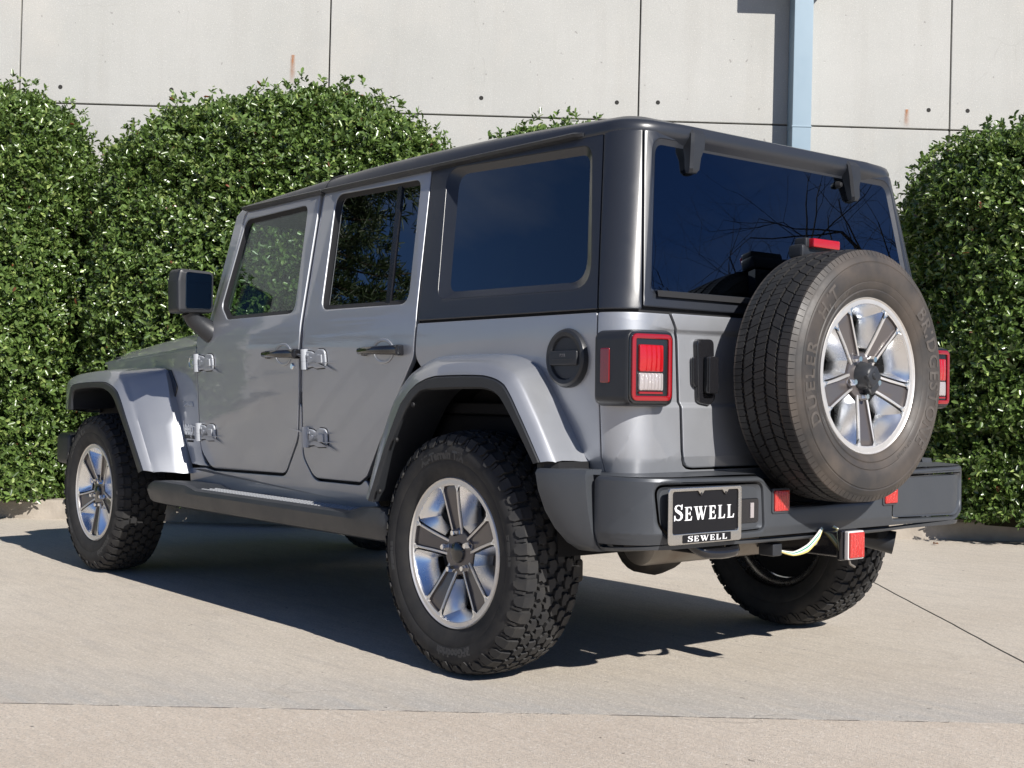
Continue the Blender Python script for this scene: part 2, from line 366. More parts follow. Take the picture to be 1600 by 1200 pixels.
def shader_wall():
    m = bpy.data.materials.new('sandblasted_concrete'); m.use_nodes = True; nt = m.node_tree; b = nt.nodes['Principled BSDF']; L = nt.links.new
    tc = node(nt, 'ShaderNodeTexCoord'); P = tc.outputs['Object']
    def noise(s, det=6, rg=.6):
        n = node(nt, 'ShaderNodeTexNoise', Scale=s, Detail=det, Roughness=rg); L(P, n.inputs['Vector']); return n.outputs['Fac']
    def rmp(x, lo, hi, a=0, b_=1):
        n = node(nt, 'ShaderNodeMapRange'); n.inputs[1].default_value = lo; n.inputs[2].default_value = hi; n.inputs[3].default_value = a; n.inputs[4].default_value = b_; L(x, n.inputs[0]); return n.outputs[0]
    def mixc(f, a, b_):
        n = node(nt, 'ShaderNodeMixRGB'); L(f, n.inputs[0])
        for i, x in ((1, a), (2, b_)):
            if isinstance(x, tuple): n.inputs[i].default_value = (*x, 1)
            else: L(x, n.inputs[i])
        return n.outputs[0]
    c = mixc(rmp(noise(.7, 8, .6), .35, .68), (.40, .40, .378), (.455, .452, .43))
    c = mixc(rmp(noise(2.6, 8, .7), .55, .75, 0, .35), c, (.365, .36, .35))
    ms = node(nt, 'ShaderNodeMapping'); ms.inputs['Scale'].default_value = (2.2, 1, .16); L(P, ms.inputs['Vector']); ns = node(nt, 'ShaderNodeTexNoise', Scale=1.6, Detail=7, Roughness=.65); L(ms.outputs[0], ns.inputs['Vector'])
    c = mixc(rmp(ns.outputs['Fac'], .50, .72, 0, .38), c, (.35, .34, .315))
    c = mixc(rmp(noise(1.1, 5, .6), .52, .7, 0, .3), c, (.52, .49, .44))
    c = mixc(rmp(noise(130, 2, .6), .55, .68, 0, .45), c, (.30, .285, .26))
    c = mixc(rmp(noise(95, 2, .6), .58, .7, 0, .5), c, (.66, .64, .60))
    c = mixc(rmp(noise(16, 2, .5), .72, .74, 0, .5), c, (.16, .15, .14))
    crk = node(nt, 'ShaderNodeTexVoronoi', feature='DISTANCE_TO_EDGE', Scale=.5); v2 = node(nt, 'ShaderNodeVectorMath', operation='ADD'); wn = node(nt, 'ShaderNodeTexNoise', Scale=2.0, Detail=5); L(P, wn.inputs['Vector'])
    sc = node(nt, 'ShaderNodeVectorMath', operation='SCALE'); sc.inputs[3].default_value = .35; L(wn.outputs['Color'], sc.inputs[0]); L(P, v2.inputs[0]); L(sc.outputs[0], v2.inputs[1]); L(v2.outputs[0], crk.inputs['Vector'])
    mm = node(nt, 'ShaderNodeMath', operation='MULTIPLY'); L(rmp(crk.outputs['Distance'], .002, .0008), mm.inputs[0]); L(rmp(noise(.9, 3), .5, .58, 0, .18), mm.inputs[1])
    c = mixc(mm.outputs[0], c, (.25, .24, .22))
    L(c, b.inputs['Base Color']); b.inputs['Roughness'].default_value = .9; b.inputs['Specular IOR Level'].default_value = .25
    bp = node(nt, 'ShaderNodeBump', Strength=.35, Distance=.004); L(noise(110, 3, .7), bp.inputs['Height']); L(bp.outputs[0], b.inputs['Normal'])
    return m
M_GROUND, M_WALL = shader_ground(), shader_wall()

# ground sheet
g = MB(); g.add([(-400, -400, .016), (400, -400, .016), (400, 400, .016), (-400, 400, .016)], [(0, 1, 2, 3)])
tag(g.build('concrete_ground', M_GROUND), kind='structure')

# bed along the wall: A is where the kerb meets the left edge of the picture, T runs right along it, N away from the viewer
A = Vector((6.00, .398, .016)); T = Vector((-.708, -.707, 0)); N = Vector((.707, -.708, 0))
def bed(t, n, z): return A + T*t + N*n + Vector((0, 0, z))
kb = MB(); seg = [-11+.25*i for i in range(92)]
prof = [(0, -.1), (.0, .005), (.012, .115), (.03, .132), (.15, .135), (.165, .12), (.165, -.1)]
rk = random.Random(3); rings = []
for t in seg:
    j = rk.uniform(-.006, .006); rings.append([bed(t, n+j, z+rk.uniform(-.002, .002)) for n, z in prof])
kb.loft(rings, closed=True, caps=True)
M_KERB = M('old_kerb_concrete', (.40, .355, .30), .9, spec=.3, var=(6, .7, (.27, .235, .195)), bump=(45, .4, .008))
tag(kb.build('kerb', M_KERB), kind='structure')
sb = MB(); nx, ny = 60, 8; vs = []
for i in range(nx+1):
    for j in range(ny+1):
        t = -11+22.5*i/nx; n = .165+3.2*j/ny; vs.append(bed(t, n, .08+.03*math.sin(t*3.1+n*5)+rk.uniform(0, .02)))
sb.add(vs, [(i*(ny+1)+j, (i+1)*(ny+1)+j, (i+1)*(ny+1)+j+1, i*(ny+1)+j+1) for i in range(nx) for j in range(ny)])
tag(sb.build('soil_bed', M('bark_mulch', (.055, .038, .026), .95, spec=.2, var=(20, .9, (.022, .016, .012)), bump=(40, .8, .02))), kind='structure')

# tilt-up concrete wall
a = R(-37.5); rho = .0115
WN = Vector((math.cos(a), math.sin(a), 0)); We = Vector((WN.y, -WN.x, 0)); Wz = Vector((0, 0, 1))
We2 = We*math.cos(rho) - Wz*math.sin(rho); Wz2 = Wz*math.cos(rho) + We*math.sin(rho)
WM = Matrix.Translation((5.61, -3.491, 0)) @ Matrix((We2, WN, Wz2)).transposed().to_4x4()      # local x right, y into the wall, z up
wall = empty('concrete_wall'); wall.matrix_world = WM
tag(wall, 'pale sandblasted concrete panel wall with dark joints and tie holes behind the hedges', 'wall')
holes = [(-2.699, 3.496), (-.023, 3.506), (1.16, 3.503), (1.519, 3.514), (3.905, 3.520), (4.251, 3.524), (-3.65, 3.49), (-4.35, 3.49), (-1.0, 5.0), (-1.7, 5.0), (1.0, 5.1), (1.7, 5.1)]
edges = [-13.3, -12.1, -9.4, -6.7, -4.0, -1.347, 1.349, 4.094, 6.79, 9.5, 12.2]
for i in range(len(edges)-1):
    x0, x1 = edges[i]+.006, edges[i+1]-.006
    pb = MB(); pb.box(((x0+x1)/2, .1, 5.43), (x1-x0, .2, 4.148), .008); pb.box(((x0+x1)/2, .1, 1.57), (x1-x0, .2, 3.548), .008)
    pb.build('wall_panel', M_WALL, wall)
jb = MB(); jb.box((-.55, .16, 3.7), (25.3, .2, 7.5), 0); jb.build('joint_backing', M('joint_sealant', (.10, .098, .09), .9), wall)
hb = MB()
for hx, hz in holes:
    n = 14; ri = [(hx+.019*math.cos(2*PI*k/n), -.0015, hz+.019*math.sin(2*PI*k/n)) for k in range(n)]; ro = [(hx+.013*math.cos(2*PI*k/n), .001, hz+.013*math.sin(2*PI*k/n)) for k in range(n)]
    hb.loft([ri, [(p[0], .03, p[2]) for p in ri]], 0); hb.add(ri, [tuple(range(n))], 1)
hb.build('tie_hole', [M_WALL, M('hole_dark', (.025, .024, .022), .9)], wall, smooth=False)
def stain_mat(name, col):
    m = bpy.data.materials.new(name); m.use_nodes = True; nt = m.node_tree; b = nt.nodes['Principled BSDF']; L = nt.links.new
    b.inputs['Base Color'].default_value = (*col, 1); b.inputs['Roughness'].default_value = .9
    tc = node(nt, 'ShaderNodeTexCoord'); sx = node(nt, 'ShaderNodeSeparateXYZ'); L(tc.outputs['UV'], sx.inputs[0])
    n = node(nt, 'ShaderNodeTexNoise', Scale=14, Detail=5); L(tc.outputs['Object'], n.inputs['Vector'])
    a_ = node(nt, 'ShaderNodeMath', operation='MULTIPLY'); L(sx.outputs[1], a_.inputs[0]); L(n.outputs['Fac'], a_.inputs[1])
    c = node(nt, 'ShaderNodeMath', operation='PINGPONG'); L(sx.outputs[0], c.inputs[0]); c.inputs[1].default_value = .5
    d = node(nt, 'ShaderNodeMath', operation='MULTIPLY'); L(a_.outputs[0], d.inputs[0]); L(c.outputs[0], d.inputs[1])
    e = node(nt, 'ShaderNodeMath', operation='MULTIPLY'); L(d.outputs[0], e.inputs[0]); e.inputs[1].default_value = 3.4; e.use_clamp = True
    L(e.outputs[0], b.inputs['Alpha']); return m
rust = stain_mat('rust_stain', (.42, .17, .06))
for sx_, z0, z1 in ((-1.661, 3.56, 3.83), (3.712, 3.358, 3.52)):
    sm = bpy.data.meshes.new('rust_stain'); w2 = .035
    sm.from_pydata([(sx_-w2, -.004, z0), (sx_+w2, -.004, z0), (sx_+w2*.6, -.004, z1), (sx_-w2*.6, -.004, z1)], [], [(0, 1, 2, 3)])
    uv = sm.uv_layers.new(); [setattr(uv.data[k], 'uv', q) for k, q in enumerate(((0, 0), (1, 0), (1, 1), (0, 1)))]
    o = finish(sm, 'rust_stain', rust, wall)
# steel downpipe with its rain head
dp = empty('downpipe'); dp.matrix_world = WM
tag(dp, 'blue grey painted steel downpipe running up the concrete wall', 'downpipe')
b = MB(); b.box((2.737, -.105, 2.35), (.164, .19, 4.7), .006); b.build('pipe', MT['bluemetal'], dp)
b = MB(); b.box((2.737, -.20, 5.05), (.60, .36, .86), .01); b.build('rain_head', MT['bluemetal'], dp)
b = MB(); b.box((2.737, -.106, 3.30), (.172, .197, .012), .002); b.build('joint_band', MT['bluemetal'], dp)

# ------------------------------------------------------------------ hedges
def leaf_mat(name, rough=.29):
    m = bpy.data.materials.new(name); m.use_nodes = True; nt = m.node_tree; b = nt.nodes['Principled BSDF']; L = nt.links.new
    at = node(nt, 'ShaderNodeAttribute', attribute_name='leaf_colour'); L(at.outputs['Color'], b.inputs['Base Color'])
    b.inputs['Roughness'].default_value = rough; b.inputs['Specular IOR Level'].default_value = .7
    tl = node(nt, 'ShaderNodeBsdfTranslucent'); hs = node(nt, 'ShaderNodeHueSaturation', Saturation=1.1, Value=1.5); L(at.outputs['Color'], hs.inputs['Color']); L(hs.outputs[0], tl.inputs['Color'])
    mx = node(nt, 'ShaderNodeMixShader'); mx.inputs[0].default_value = .16; out = nt.nodes['Material Output']
    L(b.outputs[0], mx.inputs[1]); L(tl.outputs[0], mx.inputs[2]); L(mx.outputs[0], out.inputs[0]); return m
LEAF = leaf_mat('glossy_evergreen_leaf')
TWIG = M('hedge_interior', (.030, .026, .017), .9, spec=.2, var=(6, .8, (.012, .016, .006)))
def norm(v): return v/np.maximum(1e-9, np.linalg.norm(v, axis=-1, keepdims=True))
def leaf_cloud(pos, axis, rng, per, ll, lw, pal, droop=.0):
    """rosettes of folded leaves: arrays of shoot tips and shoot directions"""
    n = len(pos); pos = np.repeat(pos, per, 0); axis = np.repeat(axis, per, 0); m = n*per
    t = norm(np.cross(axis, rng.normal(size=(m, 3)))); spread = rng.uniform(.45, 1.35, (m, 1))
    d = norm(axis*np.cos(spread)+t*np.sin(spread)+np.array([0, 0, -droop])); base = pos+axis*rng.uniform(-.02, .025, (m, 1))
    side = norm(np.cross(d, axis+.01*rng.normal(size=(m, 3)))+.35*rng.normal(size=(m, 3))); nrm = norm(np.cross(side, d))
    l = ll*rng.uniform(.5, 1.35, (m, 1)); w = lw*rng.uniform(.75, 1.2, (m, 1))
    curl = rng.uniform(-.1, .22, (m, 1))*l
    P = [base, base+d*l*.34+side*w*.40+nrm*w*.16, base+d*l*.74+side*w*.42+nrm*(w*.18-curl*.4), base+d*l-nrm*curl, base+d*l*.74-side*w*.42+nrm*(w*.18-curl*.4), base+d*l*.34-side*w*.40+nrm*w*.16]
    V = np.stack(P, 1).reshape(-1, 3)
    k = np.arange(m)[:, None]*6
    F = np.concatenate([k+np.array([[0, 3, 2, 1]]), k+np.array([[0, 5, 4, 3]])], 1).reshape(-1, 4)
    mixv = rng.random((m, 1)); pal = np.array(pal); c = pal[0]*(1-mixv)+pal[1]*mixv
    yng = rng.random(m) < .10; c[yng] = pal[2]*rng.uniform(.7, 1.1, (yng.sum(), 1)); old = rng.random(m) < .004; c[old] = pal[3]
    c = c*rng.uniform(.75, 1.2, (m, 1)); C = np.repeat(np.concatenate([c, np.ones((m, 1))], 1), 6, 0)
    return V, F, C
def leaf_mesh(name, V, F, C, mat, parent):
    me = bpy.data.meshes.new(name); me.vertices.add(len(V)); me.vertices.foreach_set('co', V.astype(np.float32).ravel())
    me.loops.add(F.size); me.loops.foreach_set('vertex_index', F.astype(np.int32).ravel()); me.polygons.add(len(F))
    me.polygons.foreach_set('loop_start', np.arange(0, F.size, 4, dtype=np.int32))
    at = me.color_attributes.new('leaf_colour', 'FLOAT_COLOR', 'POINT'); at.data.foreach_set('color', C.astype(np.float32).ravel())
    me.update(calc_edges=True); me.materials.append(mat)
    o = bpy.data.objects.new(name, me); COL.objects.link(o); o.parent = parent; return o
PAL = [(.054, .098, .022), (.142, .218, .054), (.28, .36, .11), (.17, .06, .03)]
def hedge(label, t0, t1, n0, n1, h, p, seed, dens=1.0, lsize=1.0, group='clipped evergreen hedges along the wall', zc=.42, toff=0.):
    rng = np.random.default_rng(seed); tc_, nc = (t0+t1)/2, (n0+n1)/2; ht, hn = (t1-t0)/2, (n1-n0)/2; zb = .14
    root = empty('hedge', bed(tc_, nc, 0)); tag(root, label, 'hedge', group)
    area = 2*(2*ht*h)+2*(2*hn*h)+4*ht*hn; n = int(area*1800*dens)
    # rejection-free sampling on the box, then pushed on to the rounded shape
    def shape(q):
        z = q[:, 2]; zz = np.maximum(0, (z-zc)/(1-zc)); low = np.clip((.16-z)/.16, 0, 1)
        s = (np.abs(q[:, 0])**p+np.abs(q[:, 1])**p+zz**p)**(1/p)
        k = 1/np.maximum(s, .2); out = q.copy(); out[:, 0] *= k; out[:, 1] *= k
        up = z > zc; out[up, 2] = zc+(z[up]-zc)*k[up]
        return out, low
    fa = np.array([2*ht*h, 2*ht*h*.55, 2*hn*h, 2*hn*h, 4*ht*hn]); fa = fa/fa.sum(); face = rng.choice(5, n, p=fa)
    u, v = rng.uniform(-1, 1, n), rng.uniform(0, 1, n); q = np.zeros((n, 3))
    for k, (f) in enumerate((lambda u, v: (u, -1+0*u, v), lambda u, v: (u, 1+0*u, v), lambda u, v: (-1+0*u, u, v), lambda u, v: (1+0*u, u, v), lambda u, v: (u, 2*v-1, 1+0*u))):
        s = face == k; q[s] = np.stack(f(u[s], v[s]), 1)
    q, low = shape(q); z = q[:, 2]; zz = np.maximum(0, (z-zc)/(1-zc))
    g = np.stack([np.sign(q[:, 0])*np.abs(q[:, 0])**(p-1)/ht, np.sign(q[:, 1])*np.abs(q[:, 1])**(p-1)/hn, zz**(p-1)/(h*(1-zc))], 1); nr = norm(g)
    loc = q*np.array([ht, hn, h-zb]); loc[:, 2] += zb
    ph = rng.uniform(0, 6.28, 9)
    bumpy = .045*np.sin(loc[:, 0]*2.7+ph[0]+1.3*np.sin(loc[:, 2]*2.1+ph[1]))+.035*np.sin(loc[:, 2]*4.3+loc[:, 1]*3.7+ph[2])+.03*np.sin(loc[:, 0]*7.3+loc[:, 2]*5.9+ph[3])*np.sin(loc[:, 1]*6+loc[:, 2]*8+ph[4])
    depth = rng.random(n)**1.8*.20; stray = rng.random(n) < .035; depth[stray] = -rng.uniform(.02, .13, stray.sum())
    pos = loc+nr*(bumpy-depth-.03)[:, None]
    hollow = np.sin(loc[:, 0]*11+ph[5]+2*np.sin(loc[:, 2]*6+ph[6]))*np.sin(loc[:, 2]*12+ph[7]+2*np.sin(loc[:, 0]*5))
    keep = (pos[:, 2] > .13)&~((hollow > .72)&(depth < .10)&(rng.random(n) < .75)); pos, nr2 = pos[keep], nr[keep]
    ax = norm(nr2*.9+np.array([0, 0, .45])+.42*rng.normal(size=pos.shape))
    B = np.array([[T.x, T.y, 0], [N.x, N.y, 0], [0, 0, 1]]); pos, ax = pos@B, ax@B
    V, F, C = leaf_cloud(pos, ax, rng, 6, .044*lsize, .0255*lsize, PAL)
    leaf_mesh('foliage', V, F, C, LEAF, root)
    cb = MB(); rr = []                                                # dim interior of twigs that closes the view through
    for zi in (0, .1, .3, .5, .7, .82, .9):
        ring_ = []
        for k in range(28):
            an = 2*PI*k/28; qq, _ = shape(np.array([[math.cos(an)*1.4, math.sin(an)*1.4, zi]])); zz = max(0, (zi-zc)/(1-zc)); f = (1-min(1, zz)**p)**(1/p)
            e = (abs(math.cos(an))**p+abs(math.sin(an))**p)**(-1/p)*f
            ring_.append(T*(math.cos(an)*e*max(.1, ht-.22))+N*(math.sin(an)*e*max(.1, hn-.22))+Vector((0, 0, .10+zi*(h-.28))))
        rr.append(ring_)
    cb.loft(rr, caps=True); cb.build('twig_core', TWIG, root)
    for k in range(3):
        tt = (-.55+.5*k)*ht; st = MB(); st.tube([T*tt+Vector((0, 0, 0.02)), T*(tt+.05)+N*.03+Vector((0, 0, .5)), T*(tt*1.1)+Vector((0, 0, 1.0))], [.03, .024, .015], 6)
        st.build('stem', TWIG, root)
    return root
hedge('boxy tall hedge at the left edge of the picture, clear of the car', -2.3, .46, -.33, 1.50, 3.17, 3.2, 11, toff=0)
hedge('broad domed hedge rising behind the bonnet and doors of the car', .36, 3.24, -.24, 1.55, 3.12, 2.55, 12)
hedge('low domed hedge whose top alone shows over the car roof', 3.16, 4.62, -.15, 1.55, 2.90, 2.6, 13, dens=.8)
hedge('dark bushy hedge at the right beyond the spare wheel', 6.28, 9.3, -.40, 1.75, 2.84, 3.6, 14)

# ================================================================== the car
suv = empty('suv'); tag(suv, 'silver four door off road car with black hard top and spare wheel on its tailgate', 'car')
P_, TOP, PLA = MT['paint'], MT['top'], MT['plastic']
both = []                                                   # parts of the left side that have a twin on the right

# --- doors
def door_handle(u, parent):
    h = MB(); n = 26
    cup = [(u+.070*math.cos(2*PI*k/n), 1.070+.047*math.sin(2*PI*k/n)) for k in range(n)]
    bm = fill(cup, [inset(cup, .012)], .008, .003)
    for v in bm.verts: v.co = S(v.co.x, v.co.y, v.co.z+.004)
    c = MB().bm(bm); cin = inset(cup, .011); c.add([S(*p, .0015) for p in cin], [tuple(range(n))])
    c.build('handle_cup', P_, parent)
    rings = []
    for k in range(9):
        t = k/8; uu = u-.128+.256*t; ww = .028+.016*math.sin(PI*min(1, t*1.15)); hh = .012+.006*t; d = .009+.003*t
        rings.append([S(uu, 1.072+hh*math.cos(a)*(1 if abs(math.cos(a)) > .3 else .8), ww+d*math.sin(a)) for a in [2*PI*q/12 for q in range(12)]])
    h.loft(rings, caps=True)
    h.box(S(u+.115, 1.071, .014), (.030, .034, .040), .008); h.box(S(u-.115, 1.071, .012), (.024, .020, .034), .006)
    h.build('handle', MT['gloss'], parent)
def hinge(u0, z, parent):
    """knuckle at the gap, neck and rounded leaf on the door"""
    pl = [(u0+.030, z+.034), (u0+.070, z+.030), (u0+.092, z+.022, .012), (u0+.120, z+.038, .012), (u0+.172, z+.037, .026), (u0+.178, z-.034, .026), (u0+.100, z-.037, .012), (u0+.075, z-.030), (u0+.030, z-.034)]
    o = rp(pl, .008, 4)
    g_ = MB()
    for q in (inset(o, -.0035), rp([(u0-.016, z+.038), (u0+.034, z+.038), (u0+.034, z-.042), (u0-.016, z-.042)], .008, 3)):
        bm = fill(q, [], .005, .001)
        for v in bm.verts: v.co = S(v.co.x, v.co.y, v.co.z+.0035)
        g_.bm(bm)
    g_.build('hinge_dark_rim', MT['seal'], parent)  # added black plate whose rim stands in for gap shade round the hinge
    bm = fill(o, [], .012, .004)
    for v in bm.verts: v.co = S(v.co.x, v.co.y, v.co.z+.007)
    h = MB().bm(bm); i_ = inset(o, .020)
    bm = fill(i_, [], .008, .003)
    for v in bm.verts: v.co = S(v.co.x, v.co.y, v.co.z+.013)
    h.bm(bm)
    bm = fill(rp([(u0+.118, z+.016), (u0+.158, z+.016), (u0+.158, z-.016), (u0+.118, z-.016)], .004, 2), [], .006, .002)
    for v in bm.verts: v.co = S(v.co.x, v.co.y, v.co.z+.017)
    h.bm(bm)
    h.tube([S(u0+.020, z-.040, .012), S(u0+.020, z+.040, .012)], .0155, 14); h.tube([S(u0+.020, z-.006, .012), S(u0+.020, z-.003, .012)], .0165, 14)
    bm = fill(rp([(u0-.012, z+.034), (u0+.022, z+.034), (u0+.022, z-.034), (u0-.012, z-.034)], .006, 3), [], .014, .004)
    for v in bm.verts: v.co = S(v.co.x, v.co.y, v.co.z+.004)
    h.bm(bm); h.build('hinge', MT['hinge'], parent, angle=22, wn=True)
def window(parent, hole, gmat, depth=.016, rub=.017, divider=None):
    o = rp(hole, .045, 6); i_ = inset(o, rub)
    ring('window_seal', o, i_, -.0015, -depth, MT['seal'], parent)
    panel('window_pane', inset(o, rub*.8), (), gmat, parent, thick=.005, bev=.001, w=-depth, zs=[], wn=False)
    if divider:
        (ua, za), (ub, zb) = divider; d = MB()
        d.loft([[S(ua-.014, za, -.010), S(ua+.014, za, -.010), S(ua+.014, za, -.018), S(ua-.014, za, -.018)], [S(ub-.014, zb, -.010), S(ub+.014, zb, -.010), S(ub+.014, zb, -.018), S(ub-.014, zb, -.018)]], caps=True)
        d.build('window_divider', MT['gloss'], parent)
    return o
FH = [(-1.842, 1.676), (-1.308, 1.686), (-1.254, 1.236), (-1.838, 1.232), (-1.915, 1.292)]
RH = [(-1.096, 1.703), (-.508, 1.694), (-.450, 1.236), (-1.046, 1.240)]
fd = empty('front_door', parent=suv); both.append(fd)
fo = rp([(-2.108, 1.165, .02), (-1.978, 1.205, .05), (-1.885, 1.712, .03), (-1.222, 1.722, .012), (-1.186, 1.15, .2), (-1.205, .90, .2), (-1.226, .735, .12), (-1.335, .588, .06), (-1.995, .576, .10), (-2.104, .655, .10)], .02, 6)
panel('door_skin', fo, [rp(FH, .045, 6)], P_, fd, thick=.022, bev=.004, w=.004)
window(fd, FH, MT['glass'])
door_handle(-1.315, fd); hinge(-2.108, 1.046, fd); hinge(-2.115, .735, fd)
lk = MB(); lk.lathe([(0, .006), (.010, .006), (.013, .003), (.013, -.002)], 18); lk.xf(Matrix.Translation(S(-1.243, 1.022, .004))); lk.build('lock_cylinder', MT['chrome'], fd)
rd = empty('rear_door', parent=suv); both.append(rd)
ro = rp([(-1.188, 1.722, .012), (-.452, 1.722, .012), (-.384, 1.172, .05), (-.396, 1.045, .08), (-.504, .917, .15), (-.724, .611, .03), (-.775, .584, .05), (-1.105, .582, .09), (-1.184, .665, .09), (-1.178, .90, .2), (-1.152, 1.10, .2)], .02, 6)
panel('door_skin', ro, [rp(RH, .045, 6)], P_, rd, thick=.022, bev=.004, w=.004)
window(rd, RH, MT['privacy'], divider=((-.662, 1.69), (-.602, 1.245)))
door_handle(-.585, rd); hinge(-1.152, 1.048, rd); hinge(-1.163, .742, rd)

# --- body sides
b = panel('door_frame', rp([(-2.13, 1.16, .01), (-1.99, 1.20, .01), (-1.90, 1.722, .01), (-.445, 1.726, .01), (-.375, 1.165, .01), (-.50, .90, .01), (-.70, .60, .01), (-.72, .50, .01), (-2.20, .50, .01)], .01, 2),  # near-black backing, so its colour supplies the shade in the door gaps
          [rp([(-1.86, 1.69), (-1.29, 1.70), (-1.23, 1.22), (-1.85, 1.21), (-1.94, 1.28)], .04, 4), rp([(-1.115, 1.715), (-.49, 1.71), (-.43, 1.22), (-1.06, 1.22)], .04, 4)], MT['seal'], suv, thick=.02, bev=.002, w=-.022, zs=ZC+[1.3, 1.5])
both.append(b)
both.append(panel('belt_seal', [(-.40, 1.150), (UC+.002, 1.150), (UC+.002, 1.190), (-.40, 1.190)], (), MT['seal'], suv, thick=.006, bev=.001, w=-.013, us=UCUT))
both.append(panel('door_pillar', [(-1.2155, 1.716), (-1.1945, 1.716), (-1.159, 1.14), (-1.186, .92), (-1.200, .92), (-1.180, 1.14)], (), P_, suv, thick=.012, bev=.002, w=-.007))
both.append(panel('rocker_panel', rp([(-2.245, .455), (-2.25, .565), (-2.118, .572, .02), (-2.06, .575, .05), (-1.985, .566, .1), (-1.335, .577, .07), (-1.219, .728, .08), (-1.199, .88, .1), (-1.189, .86, .01), (-1.194, .665, .08), (-1.108, .572, .09), (-.772, .574, .06), (-.735, .60, .02), (-.66, .50), (-.62, .455)], .01, 4), (), P_, suv, thick=.016, bev=.004, w=.003))
both.append(panel('quarter_panel', rp([(-.374, 1.163), (.546, 1.163), (.546, .672), (.505, .672), (.40, .84, .05), (.30, .985, .06), (.14, 1.015, .05), (-.20, 1.015, .05), (-.33, .985, .05), (-.387, 1.045, .05)], .008, 4), (), P_, suv, thick=.016, bev=.0035, w=.003, us=[-.2, 0, .2, .4]))
both.append(panel('corner_panel', rp([(.550, 1.163), (.797, 1.163, .004), (.836, 1.10, .06), (.838, .697, .06), (UC-.003, .696, .002), (UC-.003, .655, .002), (.550, .655)], .008, 4), (), P_, suv, thick=.016, bev=.0035, w=.003, us=UCUT+[.72, .74, .76, .78, .80], zs=ZC+[.68, .72, .882, .889, .896, .903, 1.10, 1.106, 1.113]))
both.append(panel('cowl_panel', rp([(-2.03, .581), (-2.068, .598), (-2.097, .640), (-2.113, .70), (-2.116, 1.116), (-3.38, 1.060), (-3.40, .96), (-2.52, .96), (-2.40, .84), (-2.22, .585)], .008, 3), (), P_, suv, thick=.016, bev=.0035, w=.003, us=[-2.3, -2.6, -3.0]))
both.append(panel('fender_vent', rp([(-2.535, 1.030), (-2.432, 1.018), (-2.356, .936), (-2.418, .860), (-2.48, .93)], .015, 4), (), MT['gloss'], suv, thick=.012, bev=.003, w=.009))

# --- hard top
both.append(panel('hard_top_side', rp([(-.448, 1.722), (.517, 1.722), (.546, 1.171), (-.374, 1.171)], .006, 3), [rp([(-.352, 1.712), (.462, 1.690, .06), (.512, 1.236, .08), (-.275, 1.242, .05)], .055, 7)], TOP, suv, thick=.018, bev=.004, w=.003, us=[0, .3]))
both.append(panel('hard_top_corner', rp([(.522, 1.722), (.655, 1.722), (.686, 1.171), (.551, 1.171)], .006, 3), (), TOP, suv, thick=.018, bev=.004, w=.004, us=UCUT))
qo = rp([(-.352, 1.712), (.462, 1.690, .06), (.512, 1.236, .08), (-.275, 1.242, .05)], .055, 7)
qi = rp([(-.300, 1.686), (.430, 1.664, .045), (.466, 1.262, .07), (-.236, 1.268, .045)], .05, 7)
both.append(ring('window_surround', qo, qi, .001, -.020, TOP, suv))
both.append(panel('quarter_window', shift(qi, (1.01, 1.01)), (), MT['privacy'], suv, thick=.005, bev=.001, w=-.019, zs=[], wn=False))
# liftgate frame, glass and sill
R_ = lambda pts: [(2*UC-u, z) for u, z in reversed(pts)]
lf = [(.658, 1.722), (.690, 1.180), (.735, 1.180)]; lh = [(.700, 1.672), (.722, 1.212)]
gl_o = [(.710, 1.680, .03), (.724, 1.232, .015)]
out = [(2*UC-.658, 1.722), (.658, 1.722), (.690, 1.180), (2*UC-.690, 1.180)]
hol = [(2*UC-.688, 1.700, .045), (.688, 1.700, .045), (.716, 1.222, .02), (2*UC-.716, 1.222, .02)]
panel('liftgate_frame', rp(out, .006, 3), [rp(hol, .04, 6)], TOP, suv, thick=.020, bev=.004, w=.004, us=UCUT)
inn = [(2*UC-.712, 1.678, .035), (.712, 1.678, .035), (.728, 1.236, .014), (2*UC-.728, 1.236, .014)]
ring('window_surround', rp(hol, .04, 6), rp(inn, .04, 6), .002, -.008, TOP, suv)
gp = empty('rear_window', parent=suv)
panel('window_pane', rp([(2*UC-.708, 1.682, .035), (.708, 1.682, .035), (.726, 1.230, .014), (2*UC-.726, 1.230, .014)], .03, 6), (), MT['reargl'], gp, thick=.005, bev=.001, w=-.006, zs=[], wn=False)
b = MB(); b.loft([[S(.735, 1.212, .016), S(2*UC-.735, 1.212, .016)], [S(.735, 1.230, .012), S(2*UC-.735, 1.230, .012)], [S(.735, 1.233, -.004), S(2*UC-.735, 1.233, -.004)]], closed=False); b.build('window_seal', MT['seal'], gp)
for s_ in (1, -1):                                          # glass hinges
    h = MB(); y0 = .425 if s_ > 0 else -.360
    u_ = U1+(YS-RC)-y0*(YS-RC)/.575
    rings = []
    for (z, hw, w0, w1) in ((1.742, .036, .0, .024), (1.725, .038, -.004, .036), (1.685, .036, -.006, .034), (1.655, .028, -.006, .026), (1.618, .025, -.006, .022), (1.606, .019, -.006, .014)):
        rings.append([S(u_-hw, z, w0), S(u_-hw, z, w1-.008), S(u_-hw+.009, z, w1), S(u_+hw-.009, z, w1), S(u_+hw, z, w1-.008), S(u_+hw, z, w0)])
    h.loft(rings, caps=True); h.build('glass_hinge', MT['gloss'] if 0 else PLA, gp, angle=30)
b = MB(); b.lathe([(0, .02), (.008, .018), (.013, .006), (.013, 0)], 16); b.xf(Matrix.Translation(S(1.74, 1.655, -.004)) @ Matrix.Rotation(R(90), 4, 'Z')); b.build('washer_jet', MT['seal'], gp)

